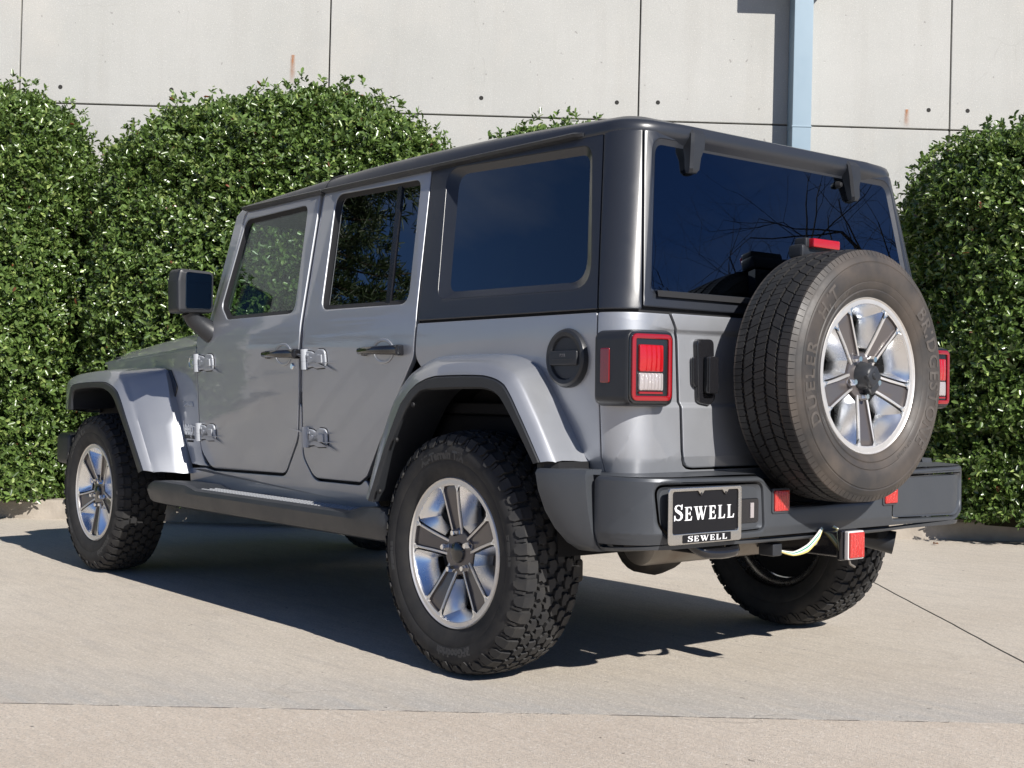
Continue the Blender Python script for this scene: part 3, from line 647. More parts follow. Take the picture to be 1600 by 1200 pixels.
# --- roof
def roofring(d, z, x0=None, xs=None):
    Y = YS-.2*lean(1.72)-d; X = XR+.135*lean(1.72)+d; r = max(.112-d*.9, .03); xf = 1.86-max(0, d)*1.1; pts = []
    zo = lambda x: -.034*((x-.55)/1.15)**2*min(1, max(0, d+.01)/.03)
    L_ = [(xf+(X+r-xf)*k/14, Y) for k in range(14)]+[(X+r-r*math.sin(a), Y-r+r*math.cos(a)) for a in [PI/2*k/8 for k in range(9)]]
    L_ += [(X, (Y-r)*(1-k/5)) for k in range(1, 6)]
    pts = L_ + [(x, -y) for x, y in reversed(L_[:-1])]
    lip = lambda x, y: -.020*max(0, 1-abs(d-.002)/.06)*sstep(.60, .45, abs(y)) if x < X+.01 else 0
    return [(x+lip(x, y), y, z+zo(x)) for x, y in pts]
prof = [(.03, 1.70), (.004, 1.720), (-.0045, 1.722), (-.0045, 1.740), (.002, 1.762), (.014, 1.781), (.034, 1.793), (.062, 1.804), (.11, 1.813), (.20, 1.821), (.34, 1.828), (.5, 1.831)]
b = MB(); rings = [roofring(d, z) for d, z in prof]; b.loft(rings, closed=True)
k = len(rings[0]); base = len(b.v)-k; b.f.append(tuple(range(base, base+k))); b.m.append(0)
b.build('roof', TOP, suv, angle=50)
b = MB(); sec = lambda x: [(x, .676, 1.716), (x, .700, 1.722), (x, .703, 1.731), (x, .690, 1.738), (x, .672, 1.738)]
b.loft([sec(1.86), sec(1.185)], caps=True); b.loft([sec(1.175), sec(-.33), [(p[0]-.03, p[1]-.018*(p[1] > .68), p[2]) for p in sec(-.33)]], caps=True)
both.append(b.build('drip_rail', PLA, suv))
b = MB(); pts = [p for p in [(1.18, .6775, 1.738), (1.18, .678, 1.746), (1.18, .667, 1.764), (1.18, .655, 1.779), (1.18, .637, 1.790), (1.18, .61, 1.800), (1.18, .56, 1.809)]]; b.tube([(p[0], p[1], p[2]-.0015) for p in pts], .0035, 6); both.append(b.build('roof_seam', MT['seal'], suv))

# --- windscreen, bonnet, front
b = MB()
for s_ in (1, -1):
    def sq(c, hx, hy): return [(c[0]-hx, s_*(c[1]-hy), c[2]), (c[0]+hx, s_*(c[1]-hy), c[2]), (c[0]+hx, s_*(c[1]+hy), c[2]), (c[0]-hx, s_*(c[1]+hy), c[2])]
    b.loft([sq((2.055, .745, 1.15), .045, .022), sq((1.99, .742, 1.22), .040, .024), sq((1.89, .665, 1.70), .035, .024), sq((1.85, .655, 1.735), .035, .02)], caps=True)
b.box((1.855, 0, 1.725), (.09, 1.31, .04), .01); b.box((2.05, 0, 1.175), (.10, 1.46, .05), .01)
b.build('windscreen_frame', P_, suv)
b = MB(); b.add([(2.045, .70, 1.19), (2.045, -.70, 1.19), (1.88, -.63, 1.71), (1.88, .63, 1.71)], [(0, 1, 2, 3)]); b.build('windscreen', MT['glass'], suv)
b = MB(); rings = []
for i in range(15):
    t = i/14; x = 2.13+1.30*t; ye = .778-.096*t; ze = 1.124-.056*t; cr_ = .128-.058*t**1.5; nose = sstep(.86, 1.0, t)*.06; ring_ = []
    for k in range(25):
        s_ = 1-2*k/24; y = ye*s_; q = abs(s_); z = ze+cr_*max(0, 1-q**4.5)**.62-nose*(1-q**3)
        z += .018*(1-sstep(.50, .60, q))*(1-t)
        ring_.append((x, y, z))
    rings.append(ring_)
b.loft(rings, closed=False); low = [[(p[0], p[1], p[2]-.014) for p in r] for r in rings]; b.loft(low, closed=False)
for kk in (0, 24): b.loft([[r[kk] for r in rings], [r[kk] for r in low]], closed=False)
b.loft([rings[-1], low[-1]], closed=False); b.build('bonnet', P_, suv, angle=40)
for s_ in (1, -1):
    b = MB(); b.box((3.25, s_*.675, 1.075), (.07, .018, .035), .006); b.box((3.30, s_*.66, 1.085), (.03, .03, .02), .006); b.build('bonnet_latch', PLA, suv)
b = MB(); b.box((2.085, 0, 1.165), (.11, 1.42, .05), .012); b.build('cowl_grille', PLA, suv)
b = MB(); bm = fill(rp([(-.68, .62), (.68, .62), (.66, 1.06), (.55, 1.11), (-.55, 1.11), (-.66, 1.06)], .05, 5), [rp([(-.30+.1*k-.028, .72), (-.30+.1*k+.028, .72), (-.30+.1*k+.028, 1.02), (-.30+.1*k-.028, 1.02)], .02, 4) for k in range(7)], .03, .006)
for v in bm.verts: v.co = (3.45+v.co.z-.05*abs(v.co.x)**2, v.co.x, v.co.y)
b.bm(bm); b.build('front_grille', P_, suv)
b = MB(); b.box((3.38, 0, .88), (.06, 1.2, .45), .01); b.build('radiator', MT['dark'], suv)
for s_ in (1, -1):
    b = MB(); b.lathe([(0, .03), (.05, .028), (.085, .015), (.092, 0), (.098, .004), (.105, 0), (.105, -.03)], 28); b.xf(Matrix.Translation((3.46, s_*.47, .91)) @ Matrix.Rotation(R(-90), 4, 'Z')); b.build('headlight', MT['clear'], suv)
b = MB(); b.box((3.70, 0, .60), (.20, 1.62, .17), .03); b.box((3.60, 0, .52), (.16, 1.3, .10), .02); b.build('front_bumper', PLA, suv)

# --- wing flares: rails (x, y, z) lofted from the body out and round under the lip
def lerp_rail(pts, n=7):
    out = []; P = [Vector(p) for p in pts]
    for i in range(len(P)-1):
        a, b_, c, d = P[max(0, i-1)], P[i], P[i+1], P[min(len(P)-1, i+2)]
        for k in range(n):
            t = k/n
            cr_ = .5*((2*b_)+(c-a)*t+(2*a-5*b_+4*c-d)*t*t+(3*b_-a-3*c+d)*t**3); ln = b_.lerp(c, t)
            out.append(tuple(cr_.lerp(ln, .35)))
    return out+[tuple(P[-1])]
rr0 = [(.62, .780, .55), (.575, .786, .70), (.485, .790, .88), (.385, .792, .985), (.23, .792, 1.045), (-.144, .792, 1.046), (-.292, .792, .998), (-.40, .792, .855), (-.488, .788, .722)]
rr1 = [(.505, .90, .55), (.425, .90, .744), (.335, .90, .897), (.228, .90, .980), (.088, .90, 1.019), (-.172, .90, 1.017), (-.308, .90, .979), (-.41, .90, .855), (-.500, .90, .722)]
rr2 = [(.451, .93, .547), (.355, .93, .732), (.259, .93, .885), (.171, .93, .949), (.063, .93, .976), (-.189, .93, .977), (-.294, .93, .948), (-.378, .93, .845), (-.466, .93, .722)]
rr3 = [(.418, .93, .544), (.328, .93, .722), (.224, .93, .864), (.145, .93, .922), (.055, .93, .931), (-.181, .93, .934), (-.263, .93, .911), (-.348, .93, .82), (-.432, .93, .715)]
fr0 = [(3.42, .70, .80), (3.41, .705, .95), (3.25, .715, 1.005), (2.66, .755, 1.03), (2.468, .775, 1.015), (2.377, .784, .861), (2.221, .788, .541)]
fr1 = [(3.406, .90, .815), (3.385, .90, .955), (3.216, .90, .998), (2.80, .90, 1.015), (2.615, .90, .965), (2.470, .90, .769), (2.296, .90, .545)]
fr2 = [(3.284, .935, .816), (3.245, .935, .935), (3.079, .935, .955), (2.79, .935, .958), (2.639, .935, .912), (2.512, .935, .768), (2.329, .935, .553)]
fr3 = [(3.23, .935, .817), (3.208, .935, .906), (3.052, .935, .926), (2.828, .935, .926), (2.699, .935, .881), (2.556, .935, .737), (2.385, .935, .536)]
def flare(rails, y4, y5):
    f = empty('fender_flare', parent=suv); A_ = [lerp_rail(r) for r in rails]
    mid = lambda a, b_, t, bul: [tuple(Vector(p).lerp(Vector(q), t)+Vector((0, bul, bul*.8))) for p, q in zip(a, b_)]
    rows = [[(p[0], p[1]-.05, p[2]) for p in A_[0]], A_[0], mid(A_[0], A_[1], .3, .004), mid(A_[0], A_[1], .7, .006), mid(A_[0], A_[1], .92, .003), A_[1], mid(A_[1], A_[2], .12, .003), mid(A_[1], A_[2], .5, .004), A_[2], [tuple(Vector(p).lerp(Vector(q), .03)+Vector((0, -.006, 0))) for p, q in zip(A_[2], A_[3])]]
    b = MB(); b.loft(rows, closed=False)
    for e in (0, -1): b.add([r[e] for r in rows]+[(rows[0][e][0]*.5+rows[-1][e][0]*.5, .80, rows[0][e][2])], [tuple(range(len(rows)+1))])
    b.build('flare_skin', P_, f, recalc=True, angle=38)
    o2 = [tuple(Vector(p).lerp(Vector(q), .05)+Vector((0, -.003, 0))) for p, q in zip(A_[2], A_[3])]
    o3 = [tuple(Vector(p).lerp(Vector(q), .18)+Vector((0, .004, 0))) for p, q in zip(A_[2], A_[3])]
    o3b = [tuple(Vector(p).lerp(Vector(q), .85)+Vector((0, .003, 0))) for p, q in zip(A_[2], A_[3])]
    cen = Vector((A_[3][len(A_[3])//2][0], 0, .45))
    tow = lambda p, d, y: tuple(Vector((p[0], y, p[2]))+(Vector((p[0]-cen.x, 0, p[2]-cen.z)).normalized()*d))
    rows = [o2, o3, o3b, [tuple(Vector(p)+Vector((0, -.006, 0))) for p in A_[3]], [tow(p, .004, y4) for p in A_[3]], [tow(p, .012, y5) for p in A_[3]]]
    b = MB(); b.loft(rows, closed=False); b.build('flare_lip', PLA, f, recalc=True, angle=45)
    return f, A_
f1, A1 = flare((rr0, rr1, rr2, rr3), .905, .76); f2, A2 = flare((fr0, fr1, fr2, fr3), .905, .70); both += [f1, f2]
for A_, ks, f in ((A1, (2, 9, 16), f1),):                   # trim screws on the lip
    for kx in ks:
        p = A_[3][kx]; b = MB(); b.lathe([(0, .004), (.007, .004), (.009, .001), (.009, -.004)], 12); b.xf(Matrix.Translation((p[0]-.012, .928, p[2]-.004))); b.build('trim_screw', MT['seal'], f)
b = MB(); b.prism([(-.42, .915), (-.458, .922), (-.490, .893), (-.492, .77), (-.38, .77)], .698, .722, lambda a_, b_, d: (a_, b_-.012, d)); both.append(b.build('flare_gap_filler', MT['seal'], suv))  # black block added so the gap above the bumper wing reads as shade
for cx, rf, rb_, yo in ((0, .52, .40, .80), (3.008, .38, .52, .70)):                                       # wheel houses
    b = MB(); xs = [(cx+(rf if math.cos(a) > 0 else rb_)*math.cos(a)*(1 if abs(math.cos(a)) < .9 else 1), .43+.55*math.sin(a)) for a in [PI*k/20 for k in range(21)]]
    b.loft([[(x, yo, z) for x, z in xs], [(x, .47, z) for x, z in xs]], closed=False); b.add([(x, .47, z) for x, z in xs], [tuple(range(21))]); both.append(b.build('wheel_house', MT['dark'], suv))

# --- running board
b = MB(); rings = []
for x, k, zt in ((2.345, .35, .0), (2.325, .75, .006), (2.28, .95, .014), (2.14, 1, .020), (1.93, 1, .018), (1.83, 1, .0), (1.2, 1, 0), (.62, 1, .0), (.54, 1, .018), (.42, 1, .03), (.375, .95, .028), (.355, .7, .02)):
    cy, cz = .865, .455; rings.append([(x, cy+(y-cy)*(1 if k > .9 else .6+.4*k), cz+(z-cz)*k) for y, z in ((.66, .405), (.66, .485+zt), (.80, .492+zt), (.86, .496+zt), (.900, .498+zt), (.916, .490+zt), (.922, .474), (.915, .440), (.905, .412), (.88, .403))])  # inner side widened to stop a sunlit sliver on the ground
b.loft(rings, caps=True)
rb = empty('running_board', parent=suv); both.append(rb); b.build('step_bar', M('dark_step_plastic', (.030, .033, .038), .42, spec=.5, bump=(1500, .12, .0005), rvar=(6, .08), var=(5, .5, (.05, .052, .055))), rb, angle=24)
tr = MB()
for i in range(46):
    for j in range(3):
        x = 1.82-.0262*i-(.013 if j % 2 else 0); y = .822+.031*j
        tr.prism([(x-.008, y), (x, y-.010), (x+.008, y), (x, y+.010)], .4955, .5005, lambda a_, b_, d: (a_, b_, d), top_scale=.6)
tr.build('step_tread', M('pale_step_tread', (.32, .33, .34), .4, .4), rb, smooth=False)  # pads paler than the step bar
for x in (2.0, 1.25, .62):
    b = MB(); b.box((x, .72, .44), (.06, .18, .03), .006); b.build('step_bracket', MT['under'], rb)

# --- mirrors
mr = empty('wing_mirror', parent=suv); both.append(mr)
b = MB(); bm = fill(rp([(.788, 1.262), (.788, 1.446), (.952, 1.452), (.962, 1.40), (.958, 1.258)], .022, 5), [], .115, .016)
for v in bm.verts: v.co = (1.992+v.co.z+.10*(v.co.x-.79)*0, v.co.x, v.co.y)
b.bm(bm); b.build('mirror_housing', PLA, mr)
b = MB(); bm = fill(rp([(.803, 1.280), (.803, 1.434), (.925, 1.438), (.925, 1.277)], .014, 4), [], .004, .001)
for v in bm.verts: v.co = (1.932+v.co.z, v.co.x, v.co.y)
b.bm(bm); b.build('mirror_glass', MT['mirror'], mr)
b = MB(); b.tube([(1.99, .765, 1.175), (2.0, .80, 1.20), (2.0, .85, 1.235), (2.0, .87, 1.27)], [.05, .045, .040, .042], 12); b.build('mirror_arm', PLA, mr)

# --- badges on the cowl
def badge(name, body, size, u, z, mat, squeeze=1, bold=.0):
    vs, fs = text_mesh(body, size, .0012, bold=bold); b = MB(); b.add([S(u+vx*squeeze, z+vy, .0045+vz) for vx, vy, vz in vs], fs); return b.build(name, mat, suv, recalc=False, smooth=False)
badge('maker_badge', 'Jeep', .092, -2.245, .722, MT['badge'], .80, .003)
badge('trim_badge', 'SAHARA', .034, -2.232, .848, MT['badge'], .95, .0008)
badge('series_badge', 'WRANGLER', .022, -2.235, .700, MT['badge_dark'], 1.0, .0006); badge('series_badge', 'UNLIMITED', .014, -2.225, .684, MT['badge_dark'], 1.0)
b = MB(); b.lathe([(0, .003), (.024, .003), (.026, .005), (.030, .005), (.031, 0)], 28); b.xf(Matrix.Translation(S(-2.163, 1.050, .004))); b.box(S(-2.163, 1.047, .008), (.026, .003, .016), .001); b.build('round_badge', MT['badge'], suv)

# --- tailgate and what is on it
tg = empty('tailgate', parent=suv)
tl = [(.806, 1.166, .006), (.846, 1.10, .06), (.849, .703, .055)]
panel('tailgate_skin', rp([*tl, *[(2*UC-p[0], p[1], p[2]) for p in reversed(tl)]], .006, 5), (), P_, tg, thick=.016, bev=.0035, w=.003, zs=ZC+[.882, .889, .896, .903, 1.10, 1.106, 1.113], us=[1.0, 1.2, UC, 1.6, 1.8])
b = MB(); bm = fill(rp([(.912, 1.094), (.990, 1.096), (.992, .905), (.960, .893), (.914, .90)], .020, 5), [], .03, .008)
for v in bm.verts: v.co = S(v.co.x, v.co.y, v.co.z+.006)
b.bm(bm); b.box(S(.958, .985, .034), (.026, .046, .115), .008); bm = fill(rp([(.895, 1.04), (.925, 1.04), (.925, .955), (.910, .945), (.895, .96)], .012, 4), [], .012, .004)
for v in bm.verts: v.co = S(v.co.x, v.co.y, v.co.z+.012)
b.bm(bm); b.build('handle', MT['gloss'], tg)
for z in (1.02, .80):
    b = MB(); b.box((-.665, -.63, z), (.03, .10, .07), .008); b.build('hinge', P_, tg)
# spare carrier
b = MB(); b.box((-.70, .02, .985), (.07, .34, .30), .02); b.box((-.725, .02, 1.10), (.03, .10, .34), .01); b.build('spare_carrier', PLA, tg)
b = MB(); b.loft([[(-.715, y, 1.20), (-.685, y, 1.20), (-.68, y2, 1.355), (-.71, y2, 1.355)] for y, y2 in ((-.10, -.075), (.14, .10))], caps=True)
b.box((-.715, .0, 1.385), (.06, .185, .045), .012); b.build('brake_light_stalk', PLA, tg)
b = MB(); b.box((-.752, -.005, 1.411), (.030, .135, .030), .006); b.build('brake_light', MT['red'], tg)
b = MB(); b.box((-.722, .0, 1.412), (.05, .155, .034), .008); b.build('brake_light_housing', PLA, tg)

# --- tail lamps
tlm = empty('tail_lamp', parent=suv); both.append(tlm)
b = MB(); bm = fill(rp([(.618, .888), (.808, .888), (.808, 1.108), (.618, 1.112)], .03, 6), [], .14, .016)
for v in bm.verts:
    x = -.630+v.co.z*-1; t = (x+.70)/.14; v.co = (x, v.co.x+(.006*t if v.co.x > .7 else 0), v.co.y)
b.bm(bm); b.build('lamp_housing', PLA, tlm, wn=True)
def rear_plate(name, pts, holes, x, th, mat, parent, bev=.002, dome=0, ribs=0):
    bm = fill(pts, holes, th, bev)
    if dome:
        lo = [min(p[i] for p in pts) for i in (0, 1)]; hi = [max(p[i] for p in pts) for i in (0, 1)]; nu = ribs*4 if ribs else 8
        cutgrid(bm, [lo[0]+(hi[0]-lo[0])*k/nu for k in range(1, nu)], [lo[1]+(hi[1]-lo[1])*k/8 for k in range(1, 8)])
        for v in bm.verts:
            if v.co.z > 0:
                a_ = (v.co.x-lo[0])/(hi[0]-lo[0]); b_ = (v.co.y-lo[1])/(hi[1]-lo[1]); v.co.z += dome*max(0, 1-(2*a_-1)**2)**.5*max(0, 1-(2*b_-1)**2)**.5
                if ribs and .03 < a_ < .97 and .03 < b_ < .97: v.co.z += .0011*math.cos(2*PI*a_*ribs)
    for v in bm.verts: v.co = (x-v.co.z, v.co.x, v.co.y)
    b = MB().bm(bm); return b.build(name, mat, parent)
ro_ = rp([(.636, .904), (.797, .904), (.797, 1.097), (.636, 1.098)], .022, 6)
rear_plate('lamp_bezel', rp([(.628, .897), (.803, .897), (.803, 1.103), (.628, 1.105)], .026, 6), (), -.700, .006, MT['gloss'], tlm)
rear_plate('lamp_ring', ro_, [inset(ro_, .015)], -.7045, .008, MT['redglow'], tlm, .003)
rear_plate('brake_lens', rp([(.674, .988), (.770, .988), (.770, 1.066), (.674, 1.066)], .006, 3), (), -.704, .010, MT['red'], tlm, dome=.006, ribs=5)
rear_plate('reverse_lens', rp([(.674, .934), (.770, .934), (.770, .985), (.674, .985)], .005, 3), (), -.704, .010, MT['clear'], tlm, dome=.005, ribs=7)
rear_plate('lower_lens', rp([(.674, .924), (.770, .924), (.770, .931), (.674, .931)], .002, 2), (), -.704, .010, MT['redglow'], tlm)
b = MB(); bm = fill(rp([(-.628, .955), (-.590, .955), (-.590, 1.056), (-.628, 1.056)], .006, 3), [], .006, .002)
for v in bm.verts: v.co = (v.co.x, .811+v.co.z, v.co.y)
b.bm(bm); b.build('side_marker', M('dark_red_lens', (.22, .006, .008), .15, 0, 1), tlm)

# --- fuel cap
fc = empty('fuel_cap', parent=suv); b = MB(); c0 = S(.418, 1.030, 0)
b.lathe([(0, .012), (.062, .012), (.066, .020), (.078, .022), (.086, .018), (.090, .008), (.090, -.01)], 44); b.box((0, .018, .0), (.125, .018, .044), .006); b.box((0, .0275, -.004), (.09, .003, .003), .001)
b.xf(Matrix.Translation(c0)); b.build('cap_body', PLA, fc)
vs, fs = text_mesh('FUEL', .012, .0006); b = MB(); b.add([(c0[0]-v[0], c0[1]+.0275+v[2], c0[2]+.004+v[1]) for v in vs], fs); b.build('cap_text', M('grey_print', (.12, .12, .13), .5), fc, recalc=False, smooth=False)

# --- rear bumper: u runs back along the side, round the corner, across the rear
BY, BX, BR = .845, -.80, .16; BU0 = -(BX+BR); BU1 = BU0+BR*PI/2; BC = BU1+BY-BR
def B(u, z, w=0):
    flip = 1
    if u > BC: u = 2*BC-u; flip = -1
    tuck = .55*max(0, .53-z)**1.15
    w = w-tuck
    if u <= BU0: x, y = -u, BY+w
    elif u < BU1:
        th = (u-BU0)/BR; x = BX+BR-(BR+w)*math.sin(th); y = BY-BR+(BR+w)*math.cos(th)
    else: x, y = BX-w, BY-BR-(u-BU1)
    return (x, y*flip, z)
yb = lambda y: BU1+BY-BR-y
BUT = [BU0+BR*PI/2*k/8 for k in range(9)]; BUT += [2*BC-u for u in BUT]
bp_ = empty('rear_bumper', parent=suv)
half = [(.585, .692), (yb(.34), .682, .05), (yb(.22), .585, .10)]; lowh = [(yb(.30), .478, .05), (yb(.70), .488, .05), (.60, .470)]
half[0] = (.600, .692)
outl = [*half, *[(2*BC-p[0], *p[1:]) for p in reversed(half)], *[(2*BC-p[0], *p[1:]) for p in reversed(lowh)], *lowh]
slot = lambda a, b_, z0, z1, r=.012: rp([(yb(a), z1, r), (yb(b_), z1, r), (yb(b_), z0, r), (yb(a), z0, r)], r, 4)
rec = rp([(.800, .668, .03), (yb(.335), .664, .03), (yb(.325), .522, .02), (.865, .512, .06), (.815, .55, .05)], .03, 6)
recR = [(2*BC-u, z) for u, z in reversed(rec)]
panel('bumper_face', rp(outl, .03, 6), [rec, recR], MT['bumper'], bp_, thick=.03, bev=.012, w=0, us=BUT, zs=[.50, .515, .53, .60], fn=B)
for s_, r_ in ((0, rec), (1, recR)):
    i_ = shift(r_, (.90, .82)); o = ring('plate_recess', inset(r_, .005), i_, -.006, -.014, MT['bumper'], bp_, fn=B)
    panel('recess_back', shift(r_, (.94, .88)), (), MT['bumper'], bp_, thick=.004, bev=.001, w=-.012, us=BUT, zs=[.53, .6], fn=B)
for s_ in (1, -1):                                          # swept ends that carry the flare's line down to the bumper
    b = MB(); rings = []
    for z, f, m, r in ((.704, (-.440, .918), (-.500, .908), (-.592, .862)), (.690, (-.438, .925), (-.500, .914), (-.592, .868)), (.64, (-.445, .920), (-.508, .909), (-.594, .866)), (.58, (-.460, .905), (-.520, .896), (-.598, .860)), (.53, (-.482, .885), (-.535, .880), (-.602, .850)), (.49, (-.510, .862), (-.555, .858), (-.606, .836)), (.468, (-.530, .835), (-.565, .832), (-.606, .815))):
        rings.append([(x, s_*y, z) for x, y in (f, ((f[0]*.5+m[0]*.5), f[1]*.5+m[1]*.5+.003), m, ((m[0]*.5+r[0]*.5), m[1]*.5+r[1]*.5+.004), r, (r[0], r[1]-.06), (f[0]-.004, f[1]-.09))])
    b.loft(rings, caps=True); b.build('bumper_wing', MT['bumper'], bp_, angle=50)
b = MB()                                                    # top ledge back to the body
for s_ in (1, -1):
    us = [.36, .45, .55]+[BU0+BR*PI/2*k/8 for k in range(9)]+[yb(.5), yb(.36)]; top = [B(u, .690, -.008) for u in us]; inn_ = [(max(-.66, min(-.36, p[0]+.20)), min(p[1]-.10, .74) if p[1] > .5 else p[1], .693) for p in top]
    q = [[(p[0], s_*p[1], p[2]) for p in top], [(p[0], s_*p[1], p[2]) for p in inn_]]; b.loft(q, closed=False)
lo_ = [(BX+.012, .36, .690), (BX+.012, .26, .605), (BX+.012, .0, .583), (BX+.012, -.26, .605), (BX+.012, -.36, .690)]; b.loft([lo_, [(-.62, p[1], p[2]+.004) for p in lo_]], closed=False)
b.build('bumper_ledge', MT['bumper'], bp_)
b = MB(); b.box((-.66, 0, .60), (.10, 1.3, .12), .01); b.build('bumper_beam', MT['dark'], bp_)
for s_ in (1, -1):
    y0 = .256 if s_ > 0 else -.305
    rear_plate('bumper_reflector', rp([(y0-.034, .575), (y0+.034, .575), (y0+.034, .638), (y0-.034, .638)], .006, 3), (), BX-.003, .012, MT['reflector'], bp_, dome=.003, ribs=6)
    rear_plate('reflector_trim', rp([(y0-.041, .568), (y0+.041, .568), (y0+.041, .644), (y0-.041, .644)], .009, 3), (), BX-.0005, .008, MT['bumper'], bp_)
rear_plate('lamp_slot', rp([(.345, .545), (.425, .545), (.425, .618), (.345, .618)], .01, 4), (), BX+.011, .006, MT['gloss'], bp_)
b = MB(); b.box((BX+.007, .378, .582), (.006, .016, .046), .002); b.build('plate_lamp', MT['clear'], bp_)

# --- number plate with its frame and lettering
def strokes(ch):
    """serif capitals as polygons in a box of height 1"""
    if ch == 'S':
        c = [(.50, .74), (.46, .86), (.36, .935), (.25, .945), (.14, .89), (.10, .77), (.15, .65), (.28, .555), (.42, .46), (.50, .34), (.49, .19), (.40, .085), (.27, .055), (.15, .10), (.08, .20), (.055, .29)]
        wd = [.035, .05, .055, .06, .085, .115, .14, .165, .165, .14, .115, .085, .06, .055, .05, .035]; Lp, Rp = [], []
        for i, p in enumerate(c):
            t = Vector(c[min(i+1, len(c)-1)])-Vector(c[max(i-1, 0)]); t.normalize(); n = Vector((-t.y, t.x))*wd[i]*.56; Lp.append(tuple(Vector(p)+n)); Rp.append(tuple(Vector(p)-n))
        qs = [[Lp[i], Lp[i+1], Rp[i+1], Rp[i]] for i in range(len(c)-1)]
        return qs+[[(.455, .68), (.53, .68), (.545, 1.0), (.50, .985), (.45, .86)], [(.015, .34), (.015, 0), (.06, .015), (.11, .14), (.085, .34)]], .58
    if ch in 'EL':
        q = [[(.10, 0), (.27, 0), (.27, 1), (.10, 1)], [(.02, 0), (.35, 0), (.35, .045), (.02, .045)], [(.02, .955), (.35, .955), (.35, 1), (.02, 1)],
             [(.27, 0), (.57, 0), (.61, .30), (.555, .30), (.50, .12), (.42, .075), (.27, .075)]]
        if ch == 'E': q += [[(.27, 1), (.55, 1), (.575, .74), (.525, .74), (.48, .88), (.42, .925), (.27, .925)], [(.27, .47), (.41, .47), (.44, .37), (.48, .37), (.48, .65), (.44, .65), (.41, .545), (.27, .545)]]
        return q, .64
    if ch == 'W':
        return [[(.06, 1), (.24, 1), (.40, .28), (.37, 0), (.30, 0)], [(.37, 0), (.40, .28), (.545, .80), (.575, .62), (.40, 0)], [(.40, .955), (.60, .955), (.755, .28), (.725, 0), (.655, 0)], [(.725, 0), (.755, .28), (.925, .955), (.975, .955), (.76, 0)],
                [(-.02, .955), (.32, .955), (.32, 1), (-.02, 1)], [(.37, .955), (.68, .955), (.68, 1), (.37, 1)], [(.84, .955), (1.06, .955), (1.06, 1), (.84, 1)]], 1.06
def serif(body, y0, y1, z0, h, x, parent, name, small=.82):
    b = MB(); cur = 0; items = []
    for i, ch in enumerate(body):
        q, wd = strokes(ch); s_ = 1 if i == 0 else small; items.append((q, cur, s_)); cur += wd*s_+.10
    k = abs(y1-y0)/(cur-.10)
    for q, c, s_ in items:
        for j, poly in enumerate(q): b.prism([(c+px*s_, pz*s_) for px, pz in poly], 0, .0012+.00003*j, lambda a_, z_, d: (x-d, y0-a_*k, z0+z_*h))
    return b.build(name, MT['white'], parent, smooth=False)
lp = empty('license_plate', parent=suv); lp.location = (.004, -.003, .0); PX = BX-.010
rear_plate('plate_sheet', rp([(.458, .508), (.745, .508), (.745, .655), (.458, .655)], .012, 4), (), PX, .003, MT['plate_black'], lp, .0008)
fo_ = rp([(.449, .500), (.754, .500), (.754, .661), (.449, .661)], .012, 4)
rear_plate('plate_frame', fo_, [rp([(.463, .531), (.739, .531), (.739, .650), (.635, .650, .003), (.622, .634, .004), (.609, .650, .003), (.592-.06, .650, .003), (.519, .634, .004), (.506, .650, .003), (.463, .650)], .008, 4)], PX-.004, .006, MT['frame'], lp, .002)
rear_plate('frame_strip', rp([(.497, .504), (.699, .504), (.699, .527), (.497, .527)], .003, 3), (), PX-.0075, .0015, MT['plate_black'], lp, .0004)
for y in (.6285-.006, .519): rear_plate('plate_screw', [(y+.005*math.cos(2*PI*k/12), .641+.005*math.sin(2*PI*k/12)) for k in range(12)], (), PX-.004, .007, MT['gloss'], lp, .001)
serif('SEWELL', .730, .476, .567, .047, PX-.0012, lp, 'plate_lettering'); serif('SEWELL', .680, .514, .5075, .0165, PX-.0080, lp, 'frame_lettering', .95)

# --- tow gear, exhaust, axle: what shows below
th = empty('tow_hitch', parent=suv)
b = MB(); b.box((-.66, 0, .463), (.42, .078, .078), .008); b.box((-.862, 0, .463), (.022, .094, .094), .006); b.box((-.52, 0, .50), (.10, .9, .07), .01); b.build('receiver_tube', MT['gloss'], th)
b = MB(); b.lathe([(0, .003), (.013, .003), (.016, .0), (.016, -.004)], 16); b.xf(Matrix.Translation((-.76, .041, .468))); b.build('hitch_pin', MT['chrome'], th)
rear_plate('hitch_reflector', rp([(-.036, .425), (.036, .425), (.036, .504), (-.036, .504)], .004, 3), (), -.892, .010, MT['reflector'], th, dome=.002, ribs=6)
rear_plate('reflector_rim', rp([(-.040, .420), (.040, .420), (.040, .508), (-.040, .508)], .005, 3), (), -.884, .014, M('white_plastic_rim', (.65, .62, .60), .4), th)
b = MB(); b.tube([(-.875, .015, .425), (-.878, .012, .405), (-.885, -.004, .395)], .004, 8); b.build('hitch_clip', MT['exhaust'], th)
for k, (mt, dz) in enumerate((('wire_white', .0), ('wire_green', .007), ('wire_yellow', -.007), ('wire_white', .012))):
    pts = [(-.74, .205, .448), (-.775, .16, .435+dz*.4), (-.795, .115, .450+dz), (-.80, .07, .485+dz), (-.79, .035, .512+dz*.6), (-.79, -.005, .515+dz*.3), (-.80, -.03, .505)]
    sm_ = lerp_rail(pts, 5); b = MB(); b.tube(sm_, .0032, 6); b.build('trailer_wire', MT[mt], th)
b = MB(); b.box((-.73, .215, .450), (.06, .045, .04), .006); b.build('wiring_plug', PLA, th)
b = MB(); b.tube(lerp_rail([(-.70, .575, .52), (-.735, .572, .485), (-.762, .545, .464), (-.770, .49, .459), (-.768, .43, .462), (-.750, .408, .470), (-.73, .405, .472)], 5), .017, 12); b.build('tow_hook', MT['gloss'], suv)
ex = empty('exhaust', parent=suv)
